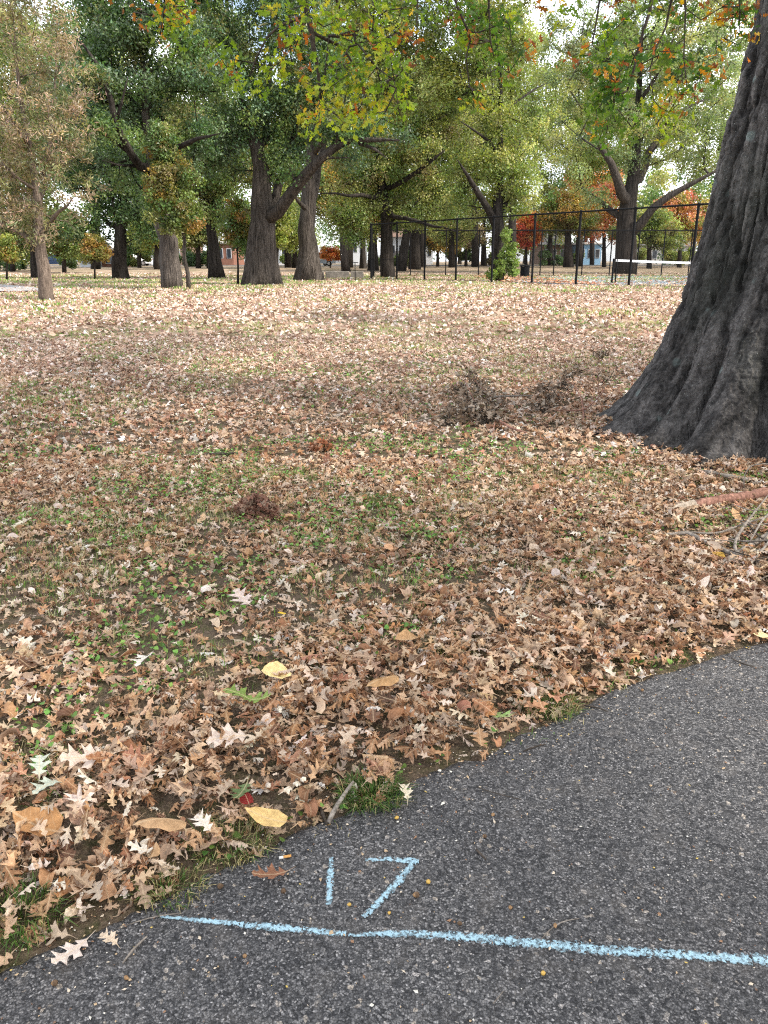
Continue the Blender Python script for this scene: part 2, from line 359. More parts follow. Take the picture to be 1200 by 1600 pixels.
def asphaltmat(name='asphalt', base=(.06, .06, .062), scale=185, worn=1.0):
    m, n, o = newmat(name); p = N(n, 'ShaderNodeBsdfPrincipled'); p.inputs['Specular IOR Level'].default_value = .35
    g = N(n, 'ShaderNodeNewGeometry')
    wn = N(n, 'ShaderNodeTexNoise', Scale=60, Detail=3); n.links.new(g.outputs['Position'], wn.inputs[0])
    wp = N(n, 'ShaderNodeVectorMath', operation='MULTIPLY_ADD'); wp.inputs[1].default_value = (.012, .012, .012)
    n.links.new(wn.outputs['Color'], wp.inputs[0]); n.links.new(g.outputs['Position'], wp.inputs[2])
    v = N(n, 'ShaderNodeTexVoronoi', Scale=scale, Randomness=1); n.links.new(wp.outputs[0], v.inputs[0])
    v2 = N(n, 'ShaderNodeTexVoronoi', Scale=scale * .48, Randomness=1); n.links.new(wp.outputs[0], v2.inputs[0])
    s = N(n, 'ShaderNodeSeparateColor'); n.links.new(v.outputs['Color'], s.inputs[0])
    s2 = N(n, 'ShaderNodeSeparateColor'); n.links.new(v2.outputs['Color'], s2.inputs[0])
    r1 = ramp(n, [(0, (.024, .024, .025)), (.38, (.056, .056, .057)), (.68, (.105, .103, .102)), (.92, (.175, .17, .165)), (1, (.30, .29, .28))]); n.links.new(s.outputs[0], r1.inputs[0])
    r2 = ramp(n, [(0, (.028, .028, .03)), (.6, (.085, .084, .084)), (.93, (.15, .145, .14)), (.97, (.30, .26, .21)), (1, (.32, .30, .28))]); n.links.new(s2.outputs[1], r2.inputs[0])
    pick = N(n, 'ShaderNodeMath', operation='GREATER_THAN'); pick.inputs[1].default_value = .70; n.links.new(s2.outputs[2], pick.inputs[0])
    c = mixc(n, pick.outputs[0], r1.outputs[0], r2.outputs[0])
    # gaps between the stones hold dark binder
    de = ramp(n, [(.30, (1, 1, 1)), (.66, (.42, .42, .43))]); n.links.new(v.outputs['Distance'], de.inputs[0])
    c = mixc(n, 1, c, de.outputs[0], 'MULTIPLY')
    L = N(n, 'ShaderNodeTexNoise', Scale=1.1, Detail=5, Roughness=.6); n.links.new(g.outputs['Position'], L.inputs[0])
    rl = ramp(n, [(.3, (.80, .80, .81)), (.7, (1.20, 1.19, 1.17))]); n.links.new(L.outputs['Fac'], rl.inputs[0])
    c = mixc(n, 1, c, rl.outputs[0], 'MULTIPLY')
    L2 = N(n, 'ShaderNodeTexNoise', Scale=9, Detail=6, Roughness=.7); n.links.new(g.outputs['Position'], L2.inputs[0])
    rd = ramp(n, [(.52, (0, 0, 0)), (.78, (.38, .38, .38))]); n.links.new(L2.outputs['Fac'], rd.inputs[0])
    c = mixc(n, rd.outputs[0], c, (.125, .112, .098))
    c = mixc(n, 1, c, tuple(x * worn for x in (1.50, 1.48, 1.50)), 'MULTIPLY')
    n.links.new(c, p.inputs['Base Color'])
    rr = ramp(n, [(0, (.6, .6, .6)), (1, (.9, .9, .9))]); n.links.new(s.outputs[1], rr.inputs[0]); n.links.new(rr.outputs[0], p.inputs['Roughness'])
    inv = N(n, 'ShaderNodeMath', operation='SUBTRACT'); inv.inputs[0].default_value = 1; n.links.new(v.outputs['Distance'], inv.inputs[1])
    h = N(n, 'ShaderNodeMath', operation='MULTIPLY_ADD'); h.inputs[1].default_value = .7; n.links.new(s.outputs[2], h.inputs[0]); n.links.new(inv.outputs[0], h.inputs[2])
    bp = N(n, 'ShaderNodeBump', Strength=.85, Distance=.0035); n.links.new(h.outputs[0], bp.inputs['Height']); n.links.new(bp.outputs[0], p.inputs['Normal'])
    n.links.new(p.outputs[0], o.inputs[0]); return m
M['asphalt'] = asphaltmat()
M['court'] = simple('court_surface', (.19, .22, .25), .85, .2, var=.2, scale=3)
M['far_path'] = simple('far_path_surface', (.26, .25, .25), .9, .2, var=.15, scale=2)

def chalkmat():
    m, n, o = newmat('chalk'); d = N(n, 'ShaderNodeBsdfDiffuse', Color=(.42, .62, .72, 1)); tr = N(n, 'ShaderNodeBsdfTransparent')
    g = N(n, 'ShaderNodeNewGeometry'); uv = N(n, 'ShaderNodeUVMap', uv_map='UVMap'); s = N(n, 'ShaderNodeSeparateXYZ'); n.links.new(uv.outputs[0], s.inputs[0])
    v = N(n, 'ShaderNodeTexVoronoi', Scale=175, Randomness=1); n.links.new(g.outputs['Position'], v.inputs[0])
    q = N(n, 'ShaderNodeSeparateColor'); n.links.new(v.outputs['Color'], q.inputs[0])
    nz = N(n, 'ShaderNodeTexNoise', Scale=70, Detail=5, Roughness=.7); n.links.new(g.outputs['Position'], nz.inputs[0])
    # coverage falls towards the edge of the stroke (u = -1..1)
    ab = N(n, 'ShaderNodeMath', operation='ABSOLUTE'); n.links.new(s.outputs[0], ab.inputs[0])
    pw = N(n, 'ShaderNodeMath', operation='POWER'); pw.inputs[1].default_value = 2.2; n.links.new(ab.outputs[0], pw.inputs[0])
    th = N(n, 'ShaderNodeMath', operation='MULTIPLY_ADD'); th.inputs[1].default_value = .60; th.inputs[2].default_value = .20; n.links.new(pw.outputs[0], th.inputs[0])
    pn = N(n, 'ShaderNodeTexNoise', Scale=7, Detail=3); n.links.new(g.outputs['Position'], pn.inputs[0])
    t2 = N(n, 'ShaderNodeMath', operation='MULTIPLY_ADD'); t2.inputs[1].default_value = .55; n.links.new(pn.outputs['Fac'], t2.inputs[0]); n.links.new(th.outputs[0], t2.inputs[2])
    t3 = N(n, 'ShaderNodeMath', operation='SUBTRACT'); t3.inputs[1].default_value = .24; n.links.new(t2.outputs[0], t3.inputs[0]); th = t3
    a = N(n, 'ShaderNodeMath', operation='MULTIPLY_ADD'); a.inputs[1].default_value = .55; n.links.new(q.outputs[0], a.inputs[0])
    hlf = N(n, 'ShaderNodeMath', operation='MULTIPLY'); hlf.inputs[1].default_value = .75; n.links.new(nz.outputs['Fac'], hlf.inputs[0]); n.links.new(hlf.outputs[0], a.inputs[2])
    sb = N(n, 'ShaderNodeMath', operation='SUBTRACT'); n.links.new(a.outputs[0], sb.inputs[0]); n.links.new(th.outputs[0], sb.inputs[1])
    mr = N(n, 'ShaderNodeMapRange'); mr.inputs[1].default_value = .08; mr.inputs[2].default_value = .50; n.links.new(sb.outputs[0], mr.inputs[0])
    m2 = N(n, 'ShaderNodeMath', operation='MULTIPLY'); m2.inputs[1].default_value = .86; n.links.new(mr.outputs[0], m2.inputs[0])
    ms = N(n, 'ShaderNodeMixShader'); n.links.new(m2.outputs[0], ms.inputs[0]); n.links.new(tr.outputs[0], ms.inputs[1]); n.links.new(d.outputs[0], ms.inputs[2])
    n.links.new(ms.outputs[0], o.inputs[0]); return m
M['chalk'] = chalkmat()
M['black_metal'] = simple('black_coated_steel', (.007, .007, .008), .7, .15)
M['net'] = simple('net_cord', (.03, .03, .03), .9)
M['white_band'] = simple('white_band', (.80, .80, .80), .8, var=.04)
M['plastic_dark'] = simple('dark_slats', (.035, .037, .045), .6)
M['concrete'] = simple('weathered_concrete', (.16, .145, .125), .95, var=.35, scale=5, bump=.5)
M['brick'] = simple('red_brick', (.21, .10, .07), .9, var=.2, scale=1.5)
M['brick2'] = simple('brown_brick', (.20, .13, .10), .9, var=.2, scale=1.5)
M['siding'] = simple('white_siding', (.50, .52, .55), .8, var=.05)
M['blue'] = simple('blue_siding', (.22, .38, .55), .8, var=.08)
M['roof'] = simple('grey_shingles', (.16, .15, .15), .9, var=.2)
M['roofpale'] = simple('pale_flat_roof', (.55, .53, .50), .9, var=.08)
M['glass'] = simple('window_glass', (.03, .035, .045), .08, .6, var=.05)
M['car_white'] = simple('white_car_paint', (.75, .76, .78), .3, .5, var=.02)
M['car_grey'] = simple('grey_car_paint', (.28, .31, .35), .3, .5, metal=.5, var=.02)
M['car_blue'] = simple('dark_blue_car_paint', (.04, .07, .14), .3, .5, metal=.3, var=.02)
M['tyre'] = simple('rubber', (.02, .02, .02), .9)
M['rim'] = simple('wheel_rim', (.45, .45, .46), .35, .5, metal=.9)
M['road'] = simple('road_surface', (.10, .10, .10), .9, var=.2)
M['acorn'] = simple('acorn_shell', (.30, .17, .075), .35, .4, var=.3, scale=60)
M['acorn_dark'] = simple('acorn_cup', (.12, .075, .045), .8, .2, var=.4, scale=90)
M['acorn_yellow'] = simple('yellow_acorn', (.58, .36, .08), .4, .4, var=.2, scale=60)
M['paper'] = simple('cigarette_paper', (.75, .73, .68), .8, var=.05)
M['filter'] = simple('cigarette_filter', (.65, .33, .10), .8, var=.1)
M['bits'] = leafmat('crumb_bits', 0.0, .8, tboost=(1, 1, 1))
M['clump'] = simple('matted_brown_leaves', (.22, .10, .065), .9, var=.4, scale=40)

# ------------------------------------------------------------------ the ground
EDGE_PX = [(-260, 1660), (-120, 1600), (0, 1520), (90, 1475), (180, 1440), (250, 1412), (320, 1375), (400, 1335), (450, 1312), (520, 1290), (570, 1268), (650, 1220),
           (710, 1198), (760, 1190), (800, 1168), (880, 1122), (950, 1080), (1030, 1056), (1100, 1036), (1200, 1006), (1330, 968), (1500, 930)]
EDGE = np.array([gnd(*p)[:2] for p in EDGE_PX])
EDGE = np.concatenate([EDGE, [[7.5, EDGE[-1][1] + 1.3], [14, EDGE[-1][1] + 2.0], [26, EDGE[-1][1] + 2.6]]])
EDGE = np.concatenate([[[-8, -1.5], [-3.5, EDGE[0][1] - .55]], EDGE])
EL = np.concatenate([[0], np.cumsum(np.linalg.norm(np.diff(EDGE, axis=0), axis=1))])
es = np.arange(0, EL[-1], .012)
EF = np.stack([np.interp(es, EL, EDGE[:, 0]), np.interp(es, EL, EDGE[:, 1])], 1)
tg = np.gradient(EF, axis=0); tg /= np.linalg.norm(tg, axis=1)[:, None]
nrm = np.stack([-tg[:, 1], tg[:, 0]], 1)
EF = EF + nrm * ((fbm(es * 3.2, es * 0, 5, 5) - .5) * .10 + (vnoise(es * 34, es * 0, 9) - .5) * .014)[:, None]
def edge_dist(x, y):                  # >0 on the lawn side
    x = np.asarray(x, float); y = np.asarray(y, float)
    o = np.full(x.shape, 9.0); k = EF[::6]
    idx = np.where((y < 9) & (np.abs(x) < 9))[0] if x.ndim else None
    for c in range(0, len(idx), 4000):
        I = idx[c:c + 4000]
        dx = x[I, None] - k[None, :, 0]; dy = y[I, None] - k[None, :, 1]
        j = np.argmin(dx * dx + dy * dy, 1); r = np.arange(len(I))
        side = dx[r, j] * nrm[::6][j, 0] + dy[r, j] * nrm[::6][j, 1]
        o[I] = np.sign(side) * np.sqrt(dx[r, j] ** 2 + dy[r, j] ** 2)
    return o

def grid_sheet(xs, ys, z):
    X, Y = np.meshgrid(xs, ys); V = np.stack([X, Y, z(X, Y)], -1).reshape(-1, 3)
    nx, ny = len(xs), len(ys); i = np.arange(ny - 1)[:, None] * nx; j = np.arange(nx - 1)[None]
    return V, np.stack([i + j, i + j + 1, i + nx + j + 1, i + nx + j], -1).reshape(-1, 4)
def soil_bump(x, y):
    return (fbm(x * 3, y * 3, 40, 3) - .5) * .035 + (fbm(x * .7, y * .7, 44, 2) - .5) * .05
xs = np.concatenate([np.linspace(-400, -12, 24)[:-1], np.arange(-12, 12, .08), np.linspace(12, 400, 24)])
ys = np.concatenate([np.linspace(-40, 0.5, 8)[:-1], np.arange(.5, 14, .08), np.arange(14, 60, .8), np.linspace(60, 900, 40)])
def zg(X, Y):
    e = edge_dist(X.ravel(), Y.ravel()).reshape(X.shape)
    near = sstep(.02, .5, e) * sstep(40, 15, Y) if False else sstep(.02, .5, e) * (1 - sstep(15, 40, Y))
    return terr(X, Y) + (soil_bump(X, Y) + .012) * near - .02 * (e < 0)
V, Q = grid_sheet(xs, ys, zg)
g = obj_np('ground', V, Q, M['ground'], smooth=True); tag(g, kind='structure')
# ground height lookup for things that lie on it
def gz(x, y):
    x = np.atleast_1d(np.asarray(x, float)); y = np.atleast_1d(np.asarray(y, float))
    e = edge_dist(x, y)
    z = terr(x, y) + (soil_bump(x, y) + .012) * sstep(.02, .5, e) * (1 - sstep(15, 40, y))
    return np.where(e < 0, .006, z)
def onground(px, py, dz=0):
    p = gnd(px, py); p[2] = float(gz(p[0], p[1])[0]) + dz; return p

# asphalt path: strips from its ragged edge back behind the camera
n_ = len(EF); far_ = EF - nrm * 14.0
far_ = np.stack([EF[:, 0] + 1.5, np.full(n_, -12.0)], 1)
E0 = EF + nrm * .03
layers = [np.column_stack([E0, np.full(n_, -.014)]), np.column_stack([EF, np.full(n_, .004)]),
          np.column_stack([EF - nrm * .02, np.full(n_, .007)]), np.column_stack([far_, np.full(n_, .007)])]
V = np.concatenate(layers); i = np.arange(3)[:, None] * n_; j = np.arange(n_ - 1)[None]
Q = np.stack([i + j, i + n_ + j, i + n_ + j + 1, i + j + 1], -1).reshape(-1, 4)
a = obj_np('asphalt_path', V, Q, M['asphalt']); tag(a, kind='structure')

# chalk: strokes laid on the asphalt
def stroke(pts, widths, z=.0095):
    P = np.array([gnd(*p)[:2] for p in pts]); L = np.concatenate([[0], np.cumsum(np.linalg.norm(np.diff(P, axis=0), axis=1))])
    s = np.arange(0, L[-1], .006); q = np.stack([np.interp(s, L, P[:, 0]), np.interp(s, L, P[:, 1])], 1)
    q += np.stack([(vnoise(s * 6, s * 0, 71) - .5) * .006] * 2, 1)
    wd = np.interp(s, L, widths) * .88 * (.7 + .3 * vnoise(s * 3, s * 0, 73) + .3 * vnoise(s * 12, s * 0, 72)); t = np.gradient(q, axis=0); t /= np.linalg.norm(t, axis=1)[:, None]
    nn = np.stack([-t[:, 1], t[:, 0]], 1)
    V = np.concatenate([np.column_stack([q + nn * (wd * k)[:, None], np.full(len(q), z)]) for k in (-.5, 0, .5)])
    uv = np.concatenate([np.column_stack([np.full(len(q), u), s]) for u in (-1, 0, 1)])
    m = len(q); j = np.arange(m - 1); Q = np.concatenate([np.stack([j, j + m, j + m + 1, j + 1], 1), np.stack([j + m, j + 2 * m, j + 2 * m + 1, j + m + 1], 1)])
    return V, Q, uv
def strokes(name, items, z0=.0095):
    Vs, Qs, Us, n = [], [], [], 0
    for k, (p, wd) in enumerate(items):
        V, Q, uv = stroke(p, wd, z0 + .0006 * k); Vs.append(V); Qs.append(Q + n); Us.append(uv); n += len(V)
    return obj_np(name, np.concatenate(Vs), np.concatenate(Qs), M['chalk'], uv=np.concatenate(Us))
o = strokes('chalk_line', [([(252, 1436), (330, 1444), (430, 1453), (545, 1463)], [.016, .026, .032, .022]),
                           ([(545, 1465), (640, 1463), (720, 1468), (860, 1480), (1000, 1492), (1100, 1500), (1210, 1506), (1400, 1520)], [.018, .036, .040, .042, .044, .044, .046, .046])])
tag(o, 'long pale blue chalk line drawn across the asphalt below the number', 'chalk line')
o = strokes('chalk_digit', [([(518, 1343), (516, 1380), (514, 1420)], [.026, .030, .026])])
tag(o, 'pale blue chalk digit 1, a short upright stroke on the asphalt', 'chalk digit')
o = strokes('chalk_digit', [([(571, 1348), (600, 1346), (656, 1350)], [.022, .030, .036]), ([(650, 1346), (625, 1378), (598, 1408), (568, 1438)], [.034, .038, .034, .026])])
tag(o, 'pale blue chalk digit 7 with a slanting stem on the asphalt', 'chalk digit')

# ------------------------------------------------------------------ oak leaf templates
ST = np.array([(-.22, -.22, .007), (0, 0, .012), (.07, .08, .035), (.13, .20, .23), (.20, .255, .075), (.27, .33, .12), (.35, .45, .40), (.40, .53, .30), (.46, .60, .34),
               (.52, .54, .11), (.58, .60, .075), (.65, .70, .17), (.70, .86, .33), (.76, .82, .12), (.85, .86, .075), (.92, .95, .12), (1.0, 1.02, .004)])
ST1 = ST[[1, 3, 4, 6, 9, 12, 14, 16]]
def leaf_template(st, wid=1.0, k=2.0, mcurv=1.0, twist=.3, r=rng, jitter=.1):
    n = len(st); L, C, Rr = [], [], []
    for (my, ey, ew) in st:
        j1, j2 = 1 + jitter * r.normal(), 1 + jitter * r.normal()
        C.append((0, my)); L.append((-ew * wid * j1, ey + .02 * r.normal() * (ew > .1))); Rr.append((ew * wid * j2, ey + .02 * r.normal() * (ew > .1)))
    uv = np.array(L + C + Rr); x, y = uv[:, 0], uv[:, 1]
    kk = k * np.where(x > 0, 1 + .3 * r.normal(), 1 + .3 * r.normal()) * (1 + .5 * (y - .5))
    kk = np.where(np.abs(kk) < .05, .05, kk)
    X = np.sin(kk * x) / kk; Z = (1 - np.cos(kk * x)) / kk
    Z += .035 * np.sin(y * 14 + r.random() * 6) * np.abs(x) * 2.5
    mc = mcurv if abs(mcurv) > .05 else .05
    y0 = y - .45; rad = 1 / mc - Z
    Y2 = np.sin(mc * y0) * rad; Z2 = 1 / mc - np.cos(mc * y0) * rad
    a = twist * y0; X3 = X * np.cos(a) - (Z2 - Z2.mean() * 0) * np.sin(a); Z3 = X * np.sin(a) + Z2 * np.cos(a)
    V = np.stack([X3, Y2, Z3], 1); V[:, 2] -= V[:, 2].mean()
    i = np.arange(n - 1); Q = np.concatenate([np.stack([i, i + n, i + n + 1, i + 1], 1), np.stack([i + n, i + 2 * n, i + 2 * n + 1, i + n + 1], 1)])
    return V, Q, uv
def oval_template(wid=.8, k=1.0, mcurv=.5, r=rng, heart=False):
    st = [(-.28, -.28, .006), (0, 0, .01), (.04, -.02 if heart else .03, .16), (.12, .08, .30), (.25, .24, .40), (.42, .42, .42), (.6, .6, .35), (.78, .78, .22), (.9, .9, .1), (1, 1.02, .003)]
    return leaf_template(np.array(st), wid, k, mcurv, .2, r, .03)

def scatter(templates, pos, yaw, tilt, tdir, size, flip, colors, which):
    """numpy instancing of leaf templates into one mesh"""
    Vs, Qs, Cs, Us, n = [], [], [], [], 0
    for ti, (V, Q, uv) in enumerate(templates):
        I = np.where(which == ti)[0]
        if not len(I): continue
        m = len(I); v = np.broadcast_to(V, (m,) + V.shape).copy() * size[I, None, None]
        v[:, :, 2] *= flip[I, None]; v[:, :, 0] *= flip[I, None]
        c, s = np.cos(yaw[I])[:, None], np.sin(yaw[I])[:, None]
        x = v[:, :, 0] * c - v[:, :, 1] * s; y = v[:, :, 0] * s + v[:, :, 1] * c; z = v[:, :, 2]
        # tilt about a horizontal axis at angle tdir
        ax, ay = np.cos(tdir[I])[:, None], np.sin(tdir[I])[:, None]; ct, stt = np.cos(tilt[I])[:, None], np.sin(tilt[I])[:, None]
        d = x * ax + y * ay; px, py = x - d * ax, y - d * ay      # perpendicular part
        h = -x * ay + y * ax
        h2 = h * ct - z * stt; z2 = h * stt + z * ct
        x = d * ax - h2 * ay; y = d * ay + h2 * ax
        P = np.stack([x, y, z2], -1) + pos[I][:, None, :]
        Vs.append(P.reshape(-1, 3)); k = len(V)
        Qs.append((Q[None] + (np.arange(m) * k)[:, None, None]).reshape(-1, Q.shape[1]) + n); n += m * k
        Cs.append(np.repeat(colors[I], k, 0)); Us.append(np.tile(uv, (m, 1)))
    return np.concatenate(Vs), np.concatenate(Qs), np.concatenate(Cs), np.concatenate(Us)

LIT = np.array([(.45, .255, .13), (.52, .32, .175), (.36, .18, .085), (.26, .125, .06), (.55, .38, .24), (.62, .48, .35), (.17, .085, .05), (.60, .50, .42), (.42, .20, .12), (.72, .64, .55)])
LW = np.array([.13, .13, .13, .12, .13, .10, .08, .08, .04, .06]); LW /= LW.sum()
def litter_cols(m, r=rng):
    c = LIT[r.choice(len(LIT), m, p=LW)] * (1 + .19 * r.normal(size=(m, 1))) * (1 + .03 * r.normal(size=(m, 3)))
    return np.clip(c, .03, .8)
T2 = [leaf_template(ST, rng.uniform(.7, 1.2), rng.choice([-1, 1]) * rng.uniform(.6, 5.5 if q_ % 3 else 9), rng.normal() * (1.5 if q_ % 4 else 2.6), rng.normal() * .9, jitter=.16) for q_ in range(40)]
T1 = [leaf_template(ST1, rng.uniform(.8, 1.2), rng.choice([-1, 1]) * rng.uniform(.6, 4.5), rng.normal() * 1.4, rng.normal() * .8) for _ in range(20)]
T0 = []
for _ in range(10):
    a = rng.uniform(.25, .5); b = rng.uniform(.2, .5); z1, z2 = rng.normal() * .22, rng.normal() * .22
    T0.append((np.array([(0, -.5, rng.normal() * .12), (a, rng.normal() * .15, z1), (.12, .1, 0), (0.05, .55, rng.normal() * .15), (-.1, .05, .05), (-b, rng.normal() * .15, z2)]),
               np.array([(0, 1, 2, 4), (4, 2, 3, 3), (0, 4, 5, 5)])[:, :3], np.zeros((6, 2))))
    V0 = T0[-1][0]; T0[-1] = (V0, np.array([(0, 1, 2), (0, 2, 4), (0, 4, 5), (4, 2, 3), (1, 3, 2), (5, 4, 3)]), np.zeros((6, 2)))

T2 += [oval_template(rng.uniform(.6, 1.0), rng.choice([-1, 1]) * rng.uniform(1, 5), rng.normal() * 1.5) for q_ in range(2)]
TX, TY = 4.0, 7.4                                      # the big oak's centre
def density(x, y):
    e = edge_dist(x, y)
    d = .46 + .44 * fbm(x * .55, y * .55, 3, 3) + .35 * (fbm(x * 3.0, y * 3.0, 13, 3) - .5) * 1.9
    d = d + 1.0 * np.exp(-((e - .36) / .42) ** 2) * (y < 6) * np.clip(.4 + 1.2 * fbm(x * 1.4, y * 1.4, 23, 2), 0, 1.3)
    d -= .20 * np.exp(-((x + 1.5) / 1.6) ** 2 - ((y - 3.6) / 1.3) ** 2)
    d -= .14 * np.exp(-((x + 1.5) / 2.2) ** 2 - ((y - 5.6) / .9) ** 2)
    d += .30 * np.exp(-((x - 1.8) / 1.2) ** 2 - ((y - 4.0) / 1.1) ** 2)
    d *= sstep(-.005, .09, e)
    d -= .34 * sstep(22, 34, y) * (fbm(x * .12, y * .25, 95, 3) > .47) + .10 * sstep(22, 34, y)
    rr = np.hypot(x - TX, y - TY); d = d + .6 * np.exp(-((rr - 1.9) / .45) ** 2); d = np.where((rr < 1.25) & (e > 0), 0, d)
    d -= .02 * np.exp(-((y - 6.2) / 1.8) ** 2) * (x < 2)
    return np.clip(d, 0, 1.9), e
def sample_ring(y0, y1, n, spread=.64, x0=2.3):
    u = rng.random(n); y = np.sqrt(y0 ** 2 + u * (y1 ** 2 - y0 ** 2)); x = (rng.random(n) * 2 - 1) * (y * spread + x0); return x, y

CLEAR_PX = [(432, 1053, .06), (418, 1276, .06), (600, 1072, .06), (637, 1002, .05), (58, 1285, .07), (255, 1290, .06), (62, 1200, .06), (78, 1228, .05), (140, 1183, .07), (360, 1158, .06), (318, 1288, .04),
            (378, 1238, .05), (385, 1250, .04), (375, 1090, .05), (402, 1094, .05), (783, 1118, .05), (440, 958, .04), (380, 938, .07), (228, 1032, .06), (634, 1240, .04), (935, 1000, .04)]
for a_, b_ in (((1085, 788), (1250, 766)), ((1040, 836), (1080, 830)), ((1080, 830), (1200, 884)), ((1128, 886), (1240, 810)), ((1080, 830), (1210, 806)), ((640, 664), (832, 619)), ((745, 640), (822, 682)), ((870, 642), (940, 618)), ((1085, 735), (1195, 752)), ((285, 716), (386, 712)), ((868, 962), (935, 968)), ((375, 815), (425, 805)), ((513, 1286), (552, 1222))):
    for t_ in np.linspace(0, 1, 14): CLEAR_PX.append((a_[0] + (b_[0] - a_[0]) * t_, a_[1] + (b_[1] - a_[1]) * t_, .045))
CLEAR = np.array([[*gnd(a_, b_)[:2], c_] for a_, b_, c_ in CLEAR_PX])
def cleared(x, y):
    o = np.zeros(len(x), bool)
    for cx, cy, cr_ in CLEAR:
        # the side facing the viewer is kept open too, so that nothing tall hides the piece
        o |= (np.abs(x - cx + (cy - y) * .0) < cr_) & (y > cy - cr_ * 2.0) & (y < cy + cr_)
    return o
def litter(name, y0, y1, n, temps, mat, s0, s1, tilt, depth, sink=0., lighten=0.):
    x, y = sample_ring(y0, y1, n); d, e = density(x, y)
    keep = (rng.random(n) * 1.35 < d); x, y, d, e = x[keep], y[keep], d[keep], e[keep]; m = len(x)
    size = rng.uniform(s0, s1, m); low = np.where(cleared(x, y), .12, 1.0)
    z = gz(x, y) + .003 + .007 * low + rng.random(m) * depth * low * np.clip(d - .45, .05, 1.2) - sink
    tl = np.abs(rng.normal(size=m)) * tilt * (.25 + .75 * low); size = size * (.7 + .3 * low)
    z += np.sin(np.clip(tl, 0, 1.2)) * size * .22
    flip = np.where(rng.random(m) < .62, 1.0, -1.0)
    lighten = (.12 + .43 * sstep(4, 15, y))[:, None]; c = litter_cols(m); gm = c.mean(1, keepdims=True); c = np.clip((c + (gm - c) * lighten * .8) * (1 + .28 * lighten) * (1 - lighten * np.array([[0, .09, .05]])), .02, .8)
    V, Q, C, U = scatter(temps, np.stack([x, y, z], 1), rng.random(m) * 6.283, tl, rng.random(m) * 6.283, size, flip, c, rng.integers(0, len(temps), m))
    V[:, 2] = np.maximum(V[:, 2], (terr(V[:, 0], V[:, 1]) + .002))
    return V, Q, C, U, m
parts = [litter('n', 1.25, 6.2, 62000, T2, None, .044, .094, .42, .075),
         litter('n', 1.25, 6.2, 46000, T2, None, .018, .055, .6, .04)]
n = 0; Vs, Qs, Cs, Us = [], [], [], []
for (V, Q, C, U, m) in parts: Vs.append(V); Qs.append(Q + n); Cs.append(C); Us.append(U); n += len(V)
o = obj_np('leaf_litter', np.concatenate(Vs), np.concatenate(Qs), M['litter_near'], color=np.concatenate(Cs), uv=np.concatenate(Us), smooth=True)
tag(o, 'thick drift of curled brown oak leaves along the edge of the asphalt', 'leaf litter', kind='stuff')
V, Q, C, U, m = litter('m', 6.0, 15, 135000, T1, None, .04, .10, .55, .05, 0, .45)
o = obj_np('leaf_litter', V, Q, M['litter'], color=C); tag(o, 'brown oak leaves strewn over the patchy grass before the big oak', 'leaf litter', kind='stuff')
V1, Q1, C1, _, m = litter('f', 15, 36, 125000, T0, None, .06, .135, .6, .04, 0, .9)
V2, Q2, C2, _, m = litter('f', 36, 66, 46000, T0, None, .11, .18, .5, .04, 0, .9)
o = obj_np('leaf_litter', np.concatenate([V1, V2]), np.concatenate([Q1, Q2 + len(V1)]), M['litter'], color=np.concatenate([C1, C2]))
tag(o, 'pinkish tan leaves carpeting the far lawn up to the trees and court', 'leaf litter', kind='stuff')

# ------------------------------------------------------------------ grass, clover, bits
def grass(name, y0, y1, n, h0, h1, wd, label, thr=.5, scale=1.6, cl=12):
    nc = n // cl; cx, cy = sample_ring(y0, y1, nc)
    d, e = density(cx, cy); g_ = fbm(cx * scale, cy * scale, 60, 4) + .35 * (fbm(cx * scale * 3.1, cy * scale * 3.1, 66, 3) - .5) + rng.normal(size=nc) * .05 - .22 * (d - .6) - .06 * np.exp(-((e - .04) / .08) ** 2)
    k = (g_ > thr) & (e > -.02) & (np.hypot(cx - TX, cy - TY) > 1.6); cx, cy, g_ = cx[k], cy[k], g_[k]
    m = len(cx) * cl; x = np.repeat(cx, cl) + rng.normal(size=m) * .035 * (1 + y0 / 8); y = np.repeat(cy, cl) + rng.normal(size=m) * .035 * (1 + y0 / 8)
    h = rng.uniform(h0, h1, m) * np.repeat(np.clip(.6 + (g_ - thr) * 5, .5, 1.5), cl); a = rng.random(m) * 6.283; lean = rng.uniform(.1, 1.3, m)
    dx, dy = np.cos(a), np.sin(a); px, py = -dy * wd, dx * wd; z = gz(x, y)
    P = [np.stack([x - px, y - py, z - .004], 1), np.stack([x + px, y + py, z - .004], 1),
         np.stack([x + dx * h * lean * .35 - px * .7, y + dy * h * lean * .35 - py * .7, z + h * .6], 1), np.stack([x + dx * h * lean * .35 + px * .7, y + dy * h * lean * .35 + py * .7, z + h * .6], 1),
         np.stack([x + dx * h * lean, y + dy * h * lean, z + h * (1.05 - .35 * lean)], 1)]
    V = np.stack(P, 1).reshape(-1, 3); b = (np.arange(m) * 5)[:, None]
    Q = b + np.array([[0, 1, 3, 2]]); T = b + np.array([[2, 3, 4]])
    dryp = np.repeat(rng.random(len(cx)), cl) + rng.normal(size=m) * .15
    c = np.where((dryp > .52)[:, None], np.array([(.48, .40, .24)]), np.array([(.15, .28, .055)])) * (1 + .3 * rng.normal(size=(m, 1)).clip(-1.5, 2))
    c = np.clip(c, .015, .6)
    o = obj_np(name, V, [Q, T], M['grass'], color=np.repeat(c, 5, 0)); tag(o, label, 'grass', kind='stuff')
grass('grass', 1.25, 6, 100000, .015, .045, .0015, 'short green and straw grass growing through the near leaves', .46, 1.9)
grass('grass', 6, 18, 118000, .02, .05, .004, 'patchy grass among the leaves of the middle lawn', .47, .9)
grass('grass', 18, 60, 90000, .04, .09, .014, 'thin green turf showing between the leaves of the far lawn', .45, .35, 8)

